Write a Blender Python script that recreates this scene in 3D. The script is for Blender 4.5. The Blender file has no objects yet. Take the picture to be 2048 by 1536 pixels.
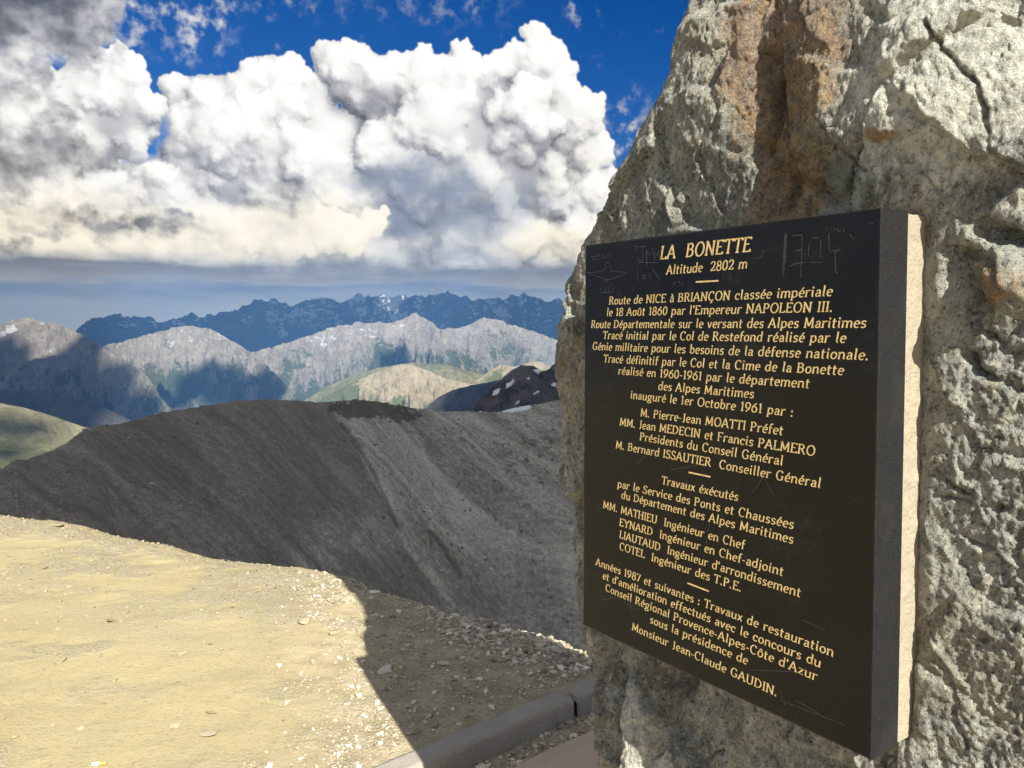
import bpy, math, random, os
import numpy as np

# ---------------------------------------------------------------- camera, sky, sun, exposure
sc = bpy.context.scene
FPX, HZ, CAMZ = 1580.0, 652.0, 1.6           # focal length and horizon row of the 2048 px photograph
PITCH = math.atan2(768 - HZ, FPX)
cam_d = bpy.data.cameras.new('camera')
cam_d.sensor_width = 36.0
cam_d.lens = 36.0 * FPX / 2048
cam_d.clip_start = 0.05
cam_d.clip_end = 200000
cam = bpy.data.objects.new('camera', cam_d)
sc.collection.objects.link(cam)
cam.location = (0, 0, CAMZ)
cam.rotation_euler = (math.pi / 2 - PITCH, 0, 0)
sc.camera = cam

vs = sc.view_settings
vs.view_transform = 'Standard'
vs.look = 'None'
vs.gamma = 1.0
vs.use_curve_mapping = False
vs.exposure = 1.25
GAIN = 2 ** vs.exposure
try:
    sc.cycles.use_denoising = True
    sc.cycles.denoising_input_passes = 'RGB_ALBEDO_NORMAL'
    sc.cycles.max_bounces = 6
    sc.cycles.diffuse_bounces = 3
    sc.cycles.volume_bounces = 0
except Exception:
    pass

HAZE_D, HAZE_R, HAZE_TOP, HAZE_C = 1.15e-4, 10800.0, 520.0, (0.095, 0.245, 0.53)     # mountain air: density, reach, top, tint
SUN_EL, SUN_AZ = math.radians(39.3), math.radians(154.8)       # azimuth clockwise from +Y: behind the camera, to its right
SUNV = np.array([math.sin(SUN_AZ) * math.cos(SUN_EL), math.cos(SUN_AZ) * math.cos(SUN_EL), math.sin(SUN_EL)])
sun_d = bpy.data.lights.new('sun', 'SUN')
sun_d.energy = 4.8
sun_d.angle = math.radians(0.5)
sun_d.color = (1.0, 0.94, 0.82)
sun = bpy.data.objects.new('sun', sun_d)
sc.collection.objects.link(sun)
sun.location = (4, -8, 12)
sun.rotation_euler = (math.pi / 2 - SUN_EL, 0, math.pi - SUN_AZ)

_a = PITCH
_F = np.array([0, math.cos(_a), -math.sin(_a)])
_U = np.array([0, math.sin(_a), math.cos(_a)])
CAM = np.array([0, 0, CAMZ])
def ray(px, py):
    px = np.asarray(px, float); py = np.asarray(py, float)
    x = (px - 1024) / FPX; y = (768 - py) / FPX
    return np.stack([x, y * _U[1] + _F[1], y * _U[2] + _F[2]], -1)
def azel(px, py):                             # direction in degrees
    d = ray(px, py)
    return np.degrees(np.arctan2(d[..., 0], d[..., 1])), np.degrees(np.arctan2(d[..., 2], np.hypot(d[..., 0], d[..., 1])))
def on_ground(px, py, z=0.0):
    d = ray(px, py)
    return CAM + d * ((z - CAMZ) / d[..., 2])[..., None]

class NB:                                     # small helper to write node graphs
    def __init__(self, tree): self.t = tree
    def node(self, kind, **kw):
        n = self.t.nodes.new(kind)
        for k, v in kw.items(): setattr(n, k, v)
        return n
    def put(self, sock, v):
        if v is None: return
        if isinstance(v, bpy.types.NodeSocket): self.t.links.new(v, sock)
        else: sock.default_value = v
    def m(self, op, a, b=None, c=None, clamp=False):
        n = self.node('ShaderNodeMath', operation=op, use_clamp=clamp)
        self.put(n.inputs[0], a); self.put(n.inputs[1], b); self.put(n.inputs[2], c)
        return n.outputs[0]
    def vm(self, op, a, b=None, scale=None):
        n = self.node('ShaderNodeVectorMath', operation=op)
        self.put(n.inputs[0], a); self.put(n.inputs[1], b)
        if scale is not None: self.put(n.inputs['Scale'], scale)
        return n.outputs['Value'] if op in ('LENGTH', 'DISTANCE', 'DOT_PRODUCT') else n.outputs[0]
    def sep(self, v):
        n = self.node('ShaderNodeSeparateXYZ'); self.put(n.inputs[0], v); return n.outputs
    def comb(self, x, y, z=0.0):
        n = self.node('ShaderNodeCombineXYZ')
        self.put(n.inputs[0], x); self.put(n.inputs[1], y); self.put(n.inputs[2], z); return n.outputs[0]
    def ss(self, v, lo, hi, to0=0.0, to1=1.0, kind='SMOOTHSTEP'):
        n = self.node('ShaderNodeMapRange', interpolation_type=kind)
        self.put(n.inputs['Value'], v); self.put(n.inputs['From Min'], lo); self.put(n.inputs['From Max'], hi)
        self.put(n.inputs['To Min'], to0); self.put(n.inputs['To Max'], to1)
        return n.outputs[0]
    def noise(self, v, scale, detail=4, rough=0.5, lac=2.0, dist=0.0, dim='3D', color=False, kind='FBM'):
        n = self.node('ShaderNodeTexNoise', noise_dimensions=dim)
        try: n.noise_type = kind
        except Exception: pass
        self.put(n.inputs['Vector'], v); self.put(n.inputs['Scale'], scale); n.inputs['Detail'].default_value = detail
        n.inputs['Roughness'].default_value = rough; n.inputs['Lacunarity'].default_value = lac
        n.inputs['Distortion'].default_value = dist
        return n.outputs['Color' if color else 'Fac']
    def voro(self, v, scale, feature='F1', detail=0, rough=0.5, lac=2.0, dim='3D', out='Distance', rnd=1.0):
        n = self.node('ShaderNodeTexVoronoi', voronoi_dimensions=dim, feature=feature)
        if feature != 'DISTANCE_TO_EDGE': n.normalize = False
        self.put(n.inputs['Vector'], v); self.put(n.inputs['Scale'], scale)
        n.inputs['Detail'].default_value = detail; n.inputs['Roughness'].default_value = rough
        n.inputs['Lacunarity'].default_value = lac; n.inputs['Randomness'].default_value = rnd
        return n.outputs[out]
    def mix(self, f, a, b, blend='MIX', clamp=True):
        n = self.node('ShaderNodeMix', data_type='RGBA', blend_type=blend)
        n.clamp_factor = True
        def col(x): return (x[0], x[1], x[2], 1.0) if isinstance(x, (tuple, list)) and len(x) == 3 else x
        self.put(n.inputs[0], f); self.put(n.inputs[6], col(a)); self.put(n.inputs[7], col(b))
        return n.outputs[2]
    def fmix(self, f, a, b):
        n = self.node('ShaderNodeMix', data_type='FLOAT')
        self.put(n.inputs[0], f); self.put(n.inputs[2], a); self.put(n.inputs[3], b)
        return n.outputs[0]

def lin(r, g, b):                             # sRGB 0-255 to scene linear
    def f(c):
        c /= 255.0
        return c / 12.92 if c <= 0.04045 else ((c + 0.055) / 1.055) ** 2.4
    return (f(r), f(g), f(b))
def disp(r, g, b):                            # linear radiance that shows as this sRGB value at the scene's exposure
    return tuple(c / GAIN for c in lin(r, g, b))

# ---------------------------------------------------------------- numpy noise used to shape clouds, terrain and rock
_rng = np.random.RandomState(7)
_PERM = np.concatenate([_rng.permutation(1024)] * 3).astype(np.int32)
_ang = _rng.rand(1024) * 2 * np.pi
_G2 = np.stack([np.cos(_ang), np.sin(_ang)], -1).astype(np.float32)
_g3 = _rng.normal(size=(1024, 3)); _G3 = (_g3 / np.linalg.norm(_g3, axis=1, keepdims=True)).astype(np.float32)
_R3 = _rng.rand(1024, 4).astype(np.float32)
def perlin2(x, y, seed=0):
    x = np.asarray(x, np.float32); y = np.asarray(y, np.float32)
    xi = np.floor(x); yi = np.floor(y)
    xf = x - xi; yf = y - yi
    xi = (xi.astype(np.int32) + seed * 131) & 1023; yi = (yi.astype(np.int32) + seed * 57) & 1023
    u = xf * xf * xf * (xf * (xf * 6 - 15) + 10); v = yf * yf * yf * (yf * (yf * 6 - 15) + 10)
    def g(a, b, fx, fy):
        h = _PERM[_PERM[a & 1023] + (b & 1023)]
        q = _G2[h]
        return q[..., 0] * fx + q[..., 1] * fy
    n00 = g(xi, yi, xf, yf); n10 = g(xi + 1, yi, xf - 1, yf)
    n01 = g(xi, yi + 1, xf, yf - 1); n11 = g(xi + 1, yi + 1, xf - 1, yf - 1)
    a = n00 + u * (n10 - n00); b = n01 + u * (n11 - n01)
    return (a + v * (b - a)) * 1.5
def perlin3(x, y, z, seed=0):
    x = np.asarray(x, np.float32); y = np.asarray(y, np.float32); z = np.asarray(z, np.float32)
    xi = np.floor(x); yi = np.floor(y); zi = np.floor(z)
    xf = x - xi; yf = y - yi; zf = z - zi
    xi = (xi.astype(np.int32) + seed * 131) & 1023; yi = (yi.astype(np.int32) + seed * 57) & 1023; zi = (zi.astype(np.int32) + seed * 17) & 1023
    f = lambda t: t * t * t * (t * (t * 6 - 15) + 10)
    u, v, w = f(xf), f(yf), f(zf)
    def g(i, j, k):
        h = _PERM[_PERM[_PERM[(xi + i) & 1023] + ((yi + j) & 1023)] + ((zi + k) & 1023)]
        q = _G3[h]
        return q[..., 0] * (xf - i) + q[..., 1] * (yf - j) + q[..., 2] * (zf - k)
    a = g(0, 0, 0); a = a + u * (g(1, 0, 0) - a)
    b = g(0, 1, 0); b = b + u * (g(1, 1, 0) - b)
    c = g(0, 0, 1); c = c + u * (g(1, 0, 1) - c)
    d = g(0, 1, 1); d = d + u * (g(1, 1, 1) - d)
    a = a + v * (b - a); c = c + v * (d - c)
    return (a + w * (c - a)) * 1.5
def fbm2(x, y, octv=5, rough=0.5, lac=2.03, seed=0):
    s = 0; a = 1.0; t = 0
    for i in range(octv):
        s = s + a * perlin2(x, y, seed + i); t += a
        x = x * lac + 3.7; y = y * lac + 1.3; a *= rough
    return s / t
def fbm3(x, y, z, octv=5, rough=0.5, lac=2.03, seed=0):
    s = 0; a = 1.0; t = 0
    for i in range(octv):
        s = s + a * perlin3(x, y, z, seed + i); t += a
        x = x * lac + 3.7; y = y * lac + 1.3; z = z * lac + 2.1; a *= rough
    return s / t
def ridged2(x, y, octv=5, rough=0.5, lac=2.07, seed=0):
    s = 0; a = 1.0; t = 0; w = 1.0
    for i in range(octv):
        n = 1 - np.abs(perlin2(x, y, seed + i)) * 1.6
        n = np.clip(n, 0, 1) ** 2 * w
        w = np.clip(n * 1.8, 0.15, 1)
        s = s + a * n; t += a
        x = x * lac + 5.1; y = y * lac + 2.9; a *= rough
    return s / t
def facets(x, y, seed=0):
    """Tilted-cell noise: every cell is a plane of its own, as on broken rock. Returns height about 0, distance to the cell's border, a number per cell."""
    xi = np.floor(x).astype(np.int32); yi = np.floor(y).astype(np.int32)
    b1 = np.full(x.shape, 9.0, np.float32); b2 = b1.copy(); hh = np.zeros(x.shape, np.float32); rr = hh.copy()
    for i in (-1, 0, 1):
        for j in (-1, 0, 1):
            h = _PERM[_PERM[(xi + i + seed * 91) & 1023] + ((yi + j + seed * 37) & 1023)]
            q = _R3[h]
            ddx = x - (xi + i + q[..., 0]); ddy = y - (yi + j + q[..., 1])
            d = np.sqrt(ddx * ddx + ddy * ddy)
            near = d < b1
            b2 = np.where(near, b1, np.minimum(b2, d))
            tx = _G2[h]
            hh = np.where(near, (q[..., 2] - 0.5) * 0.8 + 0.9 * (tx[..., 0] * ddx + tx[..., 1] * ddy), hh)
            rr = np.where(near, q[..., 3], rr)
            b1 = np.where(near, d, b1)
    return hh, b2 - b1, rr
def smooth(lo, hi, v):
    t = np.clip((v - lo) / (hi - lo), 0, 1)
    return t * t * (3 - 2 * t)
# ---------------------------------------------------------------- cumulus bank: piles of spheres seen from below, lit by the sun, kept as a panorama by direction
CL_AZ0, CL_AZ1, CL_EL0, CL_EL1, CL_RES = -56.0, 56.0, -1.0, 34.0, 22.0
def blur(a, r):
    """Three box passes, radius r pixels."""
    r = int(max(1, r))
    for _ in range(3):
        for ax in (0, 1):
            p = np.pad(a, [(r + 1, r) if k == ax else (0, 0) for k in range(2)], mode='edge')
            c = np.cumsum(p, axis=ax, dtype=np.float64)
            n = a.shape[ax]
            hi = np.take(c, np.arange(2 * r + 1, 2 * r + 1 + n), axis=ax); lo = np.take(c, np.arange(0, n), axis=ax)
            a = ((hi - lo) / (2 * r + 1)).astype(np.float32)
    return a
def bilin(img, x, y):
    h, w = img.shape[:2]
    x = np.clip(x, 0, w - 1.001); y = np.clip(y, 0, h - 1.001)
    x0 = x.astype(np.int32); y0 = y.astype(np.int32); fx = (x - x0); fy = (y - y0)
    if img.ndim == 3: fx = fx[..., None]; fy = fy[..., None]
    return (img[y0, x0] * (1 - fx) + img[y0, x0 + 1] * fx) * (1 - fy) + (img[y0 + 1, x0] * (1 - fx) + img[y0 + 1, x0 + 1] * fx) * fy
MAIN_PUFFS = [(545,196,96),(430,246,108),(365,296,84),(470,330,150),(300,380,92),(200,400,105),(100,425,110),(10,425,110),
    (625,222,62),(712,150,74),(672,128,44),(770,190,88),(850,180,88),(925,176,82),(1000,172,74),(1052,132,58),(1100,122,52),(1078,82,38),(1064,66,22),
    (1120,240,92),(1168,292,66),(1180,390,74),(1000,300,165),(850,320,165),(660,350,160),(400,440,130),(1165,480,90),
    (950,470,150),(700,470,130),(830,452,84),(760,440,60),(900,455,70),(620,510,70),(760,515,70),(850,520,66),(930,520,66),(1010,520,66),(1090,515,66),(480,515,66),(380,520,66),(280,520,66),(180,520,66),(80,520,66),(-20,520,66),(250,480,100),(1290,430,80),(1400,400,140),(1560,380,150),(1760,420,130),(2000,400,150),(2250,420,160),(2500,400,150),(-90,430,110),(-300,400,150),(-520,430,150)]
CREAM_PUFFS = [(20,470,60),(90,480,60),(170,490,54),(250,485,56),(330,470,60),(400,455,66),(470,450,70),(540,440,72),(600,440,70),(650,460,60),(700,470,46),(742,446,26),(768,424,15),(755,435,20),(560,500,50),(430,510,50),(300,515,40),(150,520,40),(30,520,40),(-60,480,60),(-150,480,60)]
LEFT_PUFFS = [(190,226,106),(120,220,80),(262,242,62),(62,268,70),(176,154,46),(232,164,40),(292,222,32),(60,330,80),(140,322,100)]
def splat(shape, puffs, seed, kids=((13, 0.42), (10, 0.42), (7, 0.45), (4, 0.5))):
    """Depth towards the viewer (degrees) of spheres with smaller spheres budding from them."""
    rs = np.random.RandomState(seed)
    H, Wd = shape
    zb = np.full(shape, -50.0, np.float32)
    def put(a, e, z, r):
        cx = (a - CL_AZ0) * CL_RES; cy = (e - CL_EL0) * CL_RES; rp = r * CL_RES
        x0, x1 = int(max(0, cx - rp)), int(min(Wd, cx + rp + 2)); y0, y1 = int(max(0, cy - rp)), int(min(H, cy + rp + 2))
        if x1 <= x0 or y1 <= y0: return
        yy, xx = np.mgrid[y0:y1, x0:x1]
        q = rp * rp - (xx - cx) ** 2 - (yy - cy) ** 2
        d = np.where(q > 0, z + np.sqrt(np.maximum(q, 0)) / CL_RES, -50)
        np.maximum(zb[y0:y1, x0:x1], d, out=zb[y0:y1, x0:x1])
    level = []
    for (x, y, r) in puffs:
        a, e = azel(x, y); level.append((float(a), float(e), 0.0, r / 27.6 * 0.76))
    for q in level: put(*q)
    for n, f in kids:
        nxt = []
        for (a, e, z, r) in level:
            k = int(n * (0.6 + 0.8 * rs.rand()))
            for _ in range(k):
                th = rs.rand() * 2 * math.pi; rad = math.sqrt(rs.rand()) * 0.98
                da, de = rad * math.cos(th) * r, rad * math.sin(th) * r
                zz = z + math.sqrt(max(0, 1 - rad * rad)) * r * 0.9
                nr = r * f * (0.55 + 0.75 * rs.rand())
                nxt.append((a + da, e + de, zz - nr * 0.25, nr))
        level = nxt
        for q in level: put(*q)
    return zb
def cloud_panorama():
    Wd, H = int((CL_AZ1 - CL_AZ0) * CL_RES), int((CL_EL1 - CL_EL0) * CL_RES)
    a = CL_AZ0 + (np.arange(Wd, dtype=np.float32) + 0.5) / CL_RES; e = CL_EL0 + (np.arange(H, dtype=np.float32) + 0.5) / CL_RES
    A, E = np.meshgrid(a, e)
    w1x, w1y = fbm2(A * .8, E * .8, 6, 0.58, seed=3), fbm2(A * .8 + 40, E * .8 + 9, 6, 0.58, seed=11)
    f1x, f1y = fbm2(A * 4.2, E * 4.2, 3, 0.6, seed=61), fbm2(A * 4.2 + 7, E * 4.2, 3, 0.6, seed=66)
    wide = np.stack([fbm2(A * .35, E * .35, 6, 0.6, seed=21), fbm2(A * .35 + 30, E * .35, 6, 0.6, seed=27)], 0)
    n_a, n_b = fbm2(A * .9, E * .9, 6, 0.6, seed=33), fbm2(A * .45, E * .6, 6, 0.58, seed=39)
    streak = fbm2(A * .10, E * .9, 5, 0.55, seed=45)
    px0, py0 = (A - CL_AZ0) * CL_RES, (E - CL_EL0) * CL_RES
    def layer(puffs, seed):
        zb = splat((H, Wd), puffs, seed)
        x = px0 + w1x * 6.0 + f1x * 4.2; y = py0 + w1y * 6.0 + f1y * 4.2
        cov = bilin((zb > -40).astype(np.float32), x, y)
        z = np.where(zb > -40, zb, 0.0).astype(np.float32)
        zf = blur(z, 18)
        sh = 0
        for r, k in ((1, .24), (3, .28), (9, .38), (26, .5)):
            b = blur(z, r)
            gy, gx = np.gradient(b)
            gx *= CL_RES; gy *= CL_RES
            nz = 1 / np.sqrt(1 + gx * gx + gy * gy)
            lam = (-gx * 0.34 + -gy * 0.62 + 0.72) * nz           # from high on the right, behind the viewer
            sh = sh + k * (lam - 0.62)
        occ = np.clip((z - zf) * 0.35, -0.55, 0.25) + np.clip((blur(z, 5) - zf) * 0.2, -0.4, 0.2)
        tone = (0.785 + 0.66 * sh + 0.58 * occ).astype(np.float32)
        soft = smooth(-.25, .35, wide[0] + .6 * n_b)                  # parts of the bank lie behind thin vapour and look smooth
        tone = tone * (1 - .55 * soft) + blur(tone, 4) * .55 * soft
        tone = bilin(tone.astype(np.float32), x, y)
        a0 = blur(cov, 1)
        edge = smooth(0.18, 0.72, a0 + 0.22 * n_a * (1 - np.abs(2 * a0 - 1)))
        return edge, tone
    def patch(x, y, rx, ry, k=1.0, soft=0.75, warp=2.4):
        ca, ce = azel(x, y)
        d = np.hypot((A + warp * wide[0] - ca) * 27.6 / rx, (E + warp * wide[1] * .8 - ce) * 27.6 / ry)
        return smooth(1 + soft * .5, 1 - soft, d) * k
    def patches(lst, **kw):
        r = 0
        for q in lst: r = np.maximum(r, patch(*q, **kw))
        return r
    C = lambda *c: np.array(lin(*c), np.float32)
    def ramp(t, stops):
        ps = [s[0] for s in stops]; cs = np.array([C(*s[1]) ** (1 / 2.2) for s in stops])
        return np.stack([np.interp(t, ps, cs[:, k]) for k in range(3)], -1).astype(np.float32) ** 2.2
    STOPS = ((0.0, (92, 98, 112)), (0.25, (132, 136, 147)), (0.5, (176, 179, 186)), (0.72, (216, 217, 219)), (0.88, (243, 242, 240)), (1.05, (255, 255, 255)))
    def over(base, al, c, a1):
        return base * (1 - a1[..., None]) + c * a1[..., None], al + a1 * (1 - al)
    rgb = np.zeros((H, Wd, 3), np.float32) + C(190, 200, 218); al = np.zeros((H, Wd), np.float32)
    # thin high veils
    veil = np.clip(smooth(-.12, .42, n_a + .25 * n_b), 0, 1) * patches([(360,36,95,64,1.0),(440,20,40,40,.8),(230,6,60,40),(560,6,120,16,.5),(900,14,120,30,.4),(1268,275,80,70,1.0),(1235,380,60,60,.9),(1150,16,16,30,.7),(800,20,120,26,.3),(262,92,44,30,.6)], soft=0.95)
    rgb, al = over(rgb, al, ramp(.62 + .5 * n_b, STOPS), np.clip(veil * 1.1, 0, .92))
    # flat grey floor of the bank, seen edge on
    el_b = float(azel(500, 538)[1])
    bd = E - el_b + (n_b * .5 + streak * .9) * .8
    fl = smooth(-1.35, -.35, bd + .5 * streak) * smooth(3.6, 1.6, bd)
    rgb, al = over(rgb, al, ramp(.35 + .7 * streak + .35 * n_b + .25 * smooth(0, 2.4, bd), ((0, (126, 138, 160)), (.5, (152, 163, 182)), (1, (196, 201, 210)))), fl * .95)
    # the bank
    em, tm = layer(MAIN_PUFFS, 5)
    cream = patches([(380,480,470,54),(640,425,120,48,.75),(1110,492,150,40,.9),(120,410,140,50,.5),(742,432,40,20,.9)], soft=.7, warp=1.6)
    greys = patches([(700,260,90,60,.35),(1060,330,90,50,.3),(480,300,60,70,.16),(780,190,80,34,.45),(840,245,120,80,.45),(690,212,50,50,.5),(600,335,130,50,.30),(1020,225,140,70,.30),(980,152,50,22,.4),(560,420,110,34,.25),(1120,350,90,90,.18),(960,300,110,50,.35)])
    tone = tm - .30 * greys + .10 * cream + .05 * n_b
    tone = tone * (1 - .45 * cream) + .45 * cream * (.93 + .25 * n_b)
    c = ramp(tone, STOPS)
    c = c * (1 + cream[..., None] * (np.array([1.0, .95, .83], np.float32) - 1))
    slate = 1.15 * np.clip(patches([(850,375,150,58),(790,450,90,70),(945,440,150,56,.8),(880,502,230,40,.9),(1040,405,90,50,.55),(690,525,110,16,.7)], soft=.8, warp=2.0) * (1 + .7 * n_b), 0, 1) * (1 - .9 * cream)
    sc_ = ramp(.30 + .55 * n_b + .15 * streak + .22 * smooth(.2, .9, tm - .3), ((0, (118, 132, 158)), (.5, (152, 163, 184)), (1, (206, 210, 217))))
    c = c * (1 - slate[..., None] * .9) + sc_ * slate[..., None] * .9
    hole = patches([(286,288,26,34),(262,316,26,16,.9),(318,262,12,30,.8)], soft=.6, warp=1.0)
    m = em * smooth(-.15, .55, bd) * (1 - np.clip(hole * (1 + .8 * n_a), 0, 1))
    rgb, al = over(rgb, al, c, m)
    # the lower left tower in front
    em, tm = layer(LEFT_PUFFS, 9)
    fade = smooth(float(azel(150, 395)[1]), float(azel(150, 300)[1]), E + 1.5 * wide[0])
    c = ramp(tm + .03 + .06 * n_b - .22 * patches([(230,235,70,70),(120,290,60,50)]), STOPS)
    rgb, al = over(rgb, al, c, em * fade)
    # low cream tower along the base, in front of the slate gap
    em, tm = layer(CREAM_PUFFS, 13)
    c = ramp(np.clip(.93 + .35 * (tm - .75) + .12 * n_b, 0, 1.05), STOPS) * np.array([1.0, .955, .85], np.float32)
    fade = smooth(-.2, .9, bd) * smooth(-.9, .5, (float(azel(300, 425)[1]) - E) + .05 * (A + 24) + 1.4 * wide[1] + 1.2 * smooth(-16, -11, A))
    rgb, al = over(rgb, al, c, em * fade * .92)
    # dark ragged scud and the grey corner overhead
    scud = np.clip(patches([(250,447,135,22,.95),(345,430,50,11,.9),(145,312,80,30,1.0),(200,330,50,16,.8),(90,460,60,12,.7),(40,300,40,60,.6),(10,485,30,14,.7)], soft=.9, warp=2.2) * (1 + 1.3 * n_a), 0, .95)
    rgb, al = over(rgb, al, ramp(.30 + .55 * n_b, STOPS), scud)
    tl = smooth(.15, .75, patches([(60,40,150,84),(10,190,84,190),(170,24,84,52,.95)], soft=.7, warp=2.6) + .55 * n_a)
    rgb, al = over(rgb, al, ramp(.50 + .70 * n_b + .15 * n_a + .30 * smooth(70, 200, patch(20, 190, 60, 120) * 200) - .25 * patch(60, 20, 130, 60), STOPS), tl * .97)
    # slate underside of the bank
    under = smooth(-1.5, -.1, bd) * smooth(1.5, .0, bd) * np.clip(.75 + .9 * streak, 0, 1)
    rgb, al = over(rgb, al, ramp(.25 + .6 * streak + .3 * n_b, ((0, (118, 134, 162)), (1, (184, 192, 208)))), under * .85)
    lim = smooth(CL_AZ0, CL_AZ0 + 8, A) * smooth(CL_AZ1, CL_AZ1 - 8, A) * smooth(CL_EL1, CL_EL1 - 4, E)
    return np.clip(rgb, 0, 4), np.clip(al * lim, 0, 1)
# the sky: Nishita air, a pale slate band along the horizon, and the cumulus bank by direction
CL_RGB, CL_ALPHA = cloud_panorama()
_h, _w = CL_ALPHA.shape
cl_img = bpy.data.images.new('cumulus_bank', _w, _h, alpha=True, float_buffer=True)
cl_img.colorspace_settings.name = 'Non-Color'
cl_img.alpha_mode = 'CHANNEL_PACKED'
_px = np.ones((_h, _w, 4), np.float32)
# the bank stands beyond the haze: what the air in between takes away and adds is allowed for
_e = np.radians(np.maximum(CL_EL0 + (np.arange(_h) + .5) / CL_RES, .4))
_T = np.exp(-HAZE_D * np.minimum(HAZE_R, HAZE_TOP / np.sin(_e)))[:, None, None].astype(np.float32)
_px[..., :3] = np.clip((np.minimum(CL_RGB, 1.0) * 1.02 - (1 - _T) * np.array(HAZE_C, np.float32) * .9) / _T, 0.03, 3) / GAIN
_px[..., 3] = CL_ALPHA
cl_img.pixels.foreach_set(_px.ravel())
cl_img.update()
del _px
world = bpy.data.worlds.new('World')
sc.world = world
world.use_nodes = True
wt = world.node_tree
wt.nodes.clear()
W = NB(wt)
w_out = W.node('ShaderNodeOutputWorld')
bg = W.node('ShaderNodeBackground')
wt.links.new(bg.outputs[0], w_out.inputs[0])
sky = W.node('ShaderNodeTexSky', sky_type='NISHITA')
sky.sun_disc = False
sky.sun_elevation = SUN_EL
sky.sun_rotation = SUN_AZ
sky.altitude = 2800
sky.air_density = 1.0
sky.dust_density = 0.3
sky.ozone_density = 3.0
SKYS = 0.05
dirv = W.node('ShaderNodeTexCoord').outputs['Generated']
dx, dy, dz = W.sep(dirv)
AZ = W.m('MULTIPLY', W.m('ARCTAN2', dx, dy), 180 / math.pi)
EL = W.m('MULTIPLY', W.m('ARCSINE', dz), 180 / math.pi)
P = W.comb(AZ, EL, 0.0)
streak = W.noise(W.vm('MULTIPLY', P, (0.15, 1.1, 1.0)), 1.0, 3, 0.55, dim='2D')
skyc = W.vm('SCALE', sky.outputs[0], scale=SKYS)
hs = W.node('ShaderNodeHueSaturation')
hs.inputs['Saturation'].default_value = 1.4
hs.inputs['Value'].default_value = 0.80
hs.inputs['Hue'].default_value = 0.515
wt.links.new(skyc, hs.inputs['Color'])
band = W.ss(EL, 9.5, 4.6)
bandc = W.mix(W.ss(W.m('ADD', EL, W.m('MULTIPLY', W.m('SUBTRACT', streak, 0.5), 2.4)), 0.4, 4.4), disp(255, 254, 240), disp(152, 158, 170))
air = W.mix(band, hs.outputs[0], bandc)
tex = W.node('ShaderNodeTexImage', interpolation='Cubic', extension='CLIP')
tex.image = cl_img
W.put(tex.inputs[0], W.comb(W.m('DIVIDE', W.m('SUBTRACT', AZ, CL_AZ0), CL_AZ1 - CL_AZ0), W.m('DIVIDE', W.m('SUBTRACT', EL, CL_EL0), CL_EL1 - CL_EL0)))
# broken cloud added outside the view to brighten and neutralise the ambient light
rest = W.m('MAXIMUM', W.ss(EL, 27.0, 36.0), W.m('MULTIPLY', W.ss(W.m('ABSOLUTE', AZ), 48.0, 62.0), W.ss(EL, 3.0, 8.0)))
rn = W.noise(dirv, 2.6, 5, 0.55)
air = W.mix(W.m('MULTIPLY', rest, W.ss(rn, 0.40, 0.58)), air, W.mix(W.noise(dirv, 4.0, 3, 0.55), (0.20, 0.205, 0.22), (0.60, 0.585, 0.56)))
wt.links.new(W.mix(tex.outputs['Alpha'], air, tex.outputs['Color']), bg.inputs[0])
bg.inputs[1].default_value = 1.0
world.cycles.sampling_method = 'MANUAL'
world.cycles.sample_map_resolution = 1024
# ---------------------------------------------------------------- mesh and scene helpers
COL = sc.collection
def mesh_obj(name, verts, faces, mat, parent=None, smooth_=True, attrs=None, loc=None):
    me = bpy.data.meshes.new(name)
    verts = np.asarray(verts, np.float32).reshape(-1, 3); faces = np.asarray(faces, np.int32)
    nv, nf, k = len(verts), len(faces), faces.shape[1]
    me.vertices.add(nv); me.vertices.foreach_set('co', verts.ravel())
    me.loops.add(nf * k); me.loops.foreach_set('vertex_index', faces.ravel())
    me.polygons.add(nf); me.polygons.foreach_set('loop_start', np.arange(0, nf * k, k, dtype=np.int32))
    try: me.polygons.foreach_set('loop_total', np.full(nf, k, np.int32))
    except Exception: pass
    me.update(calc_edges=True)
    me.polygons.foreach_set('use_smooth', np.full(nf, smooth_, bool))
    for an, av in (attrs or {}).items():
        a = me.attributes.new(an, 'FLOAT', 'POINT'); a.data.foreach_set('value', np.asarray(av, np.float32).ravel())
    me.materials.append(mat)
    me.validate()
    o = bpy.data.objects.new(name, me)
    COL.objects.link(o)
    if loc is not None: o.location = loc
    if parent is not None: o.parent = parent
    return o
def grid_faces(m, n, wrap=False):
    i = np.arange((m - 1) * n).reshape(m - 1, n) if wrap else np.arange(m * n).reshape(m, n)[:-1, :-1]
    if wrap:
        r, c = np.meshgrid(np.arange(m - 1), np.arange(n), indexing='ij')
        c2 = (c + 1) % n
        return np.stack([r * n + c, r * n + c2, (r + 1) * n + c2, (r + 1) * n + c], -1).reshape(-1, 4)
    return np.stack([i, i + 1, i + n + 1, i + n], -1).reshape(-1, 4)
def tag(o, label=None, cat=None, group=None, kind=None):
    if label: o['label'] = label
    if cat: o['category'] = cat
    if group: o['group'] = group
    if kind: o['kind'] = kind
    return o
def material(name):
    m = bpy.data.materials.new(name); m.use_nodes = True
    t = m.node_tree; t.nodes.clear()
    n = NB(t)
    out = n.node('ShaderNodeOutputMaterial'); b = n.node('ShaderNodeBsdfPrincipled')
    t.links.new(b.outputs[0], out.inputs[0])
    b.inputs['Roughness'].default_value = 0.9
    try: b.inputs['Specular IOR Level'].default_value = 0.25
    except Exception: pass
    return m, n, b
def attr(n, name):
    a = n.node('ShaderNodeAttribute', attribute_name=name); return a.outputs['Fac']
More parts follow.
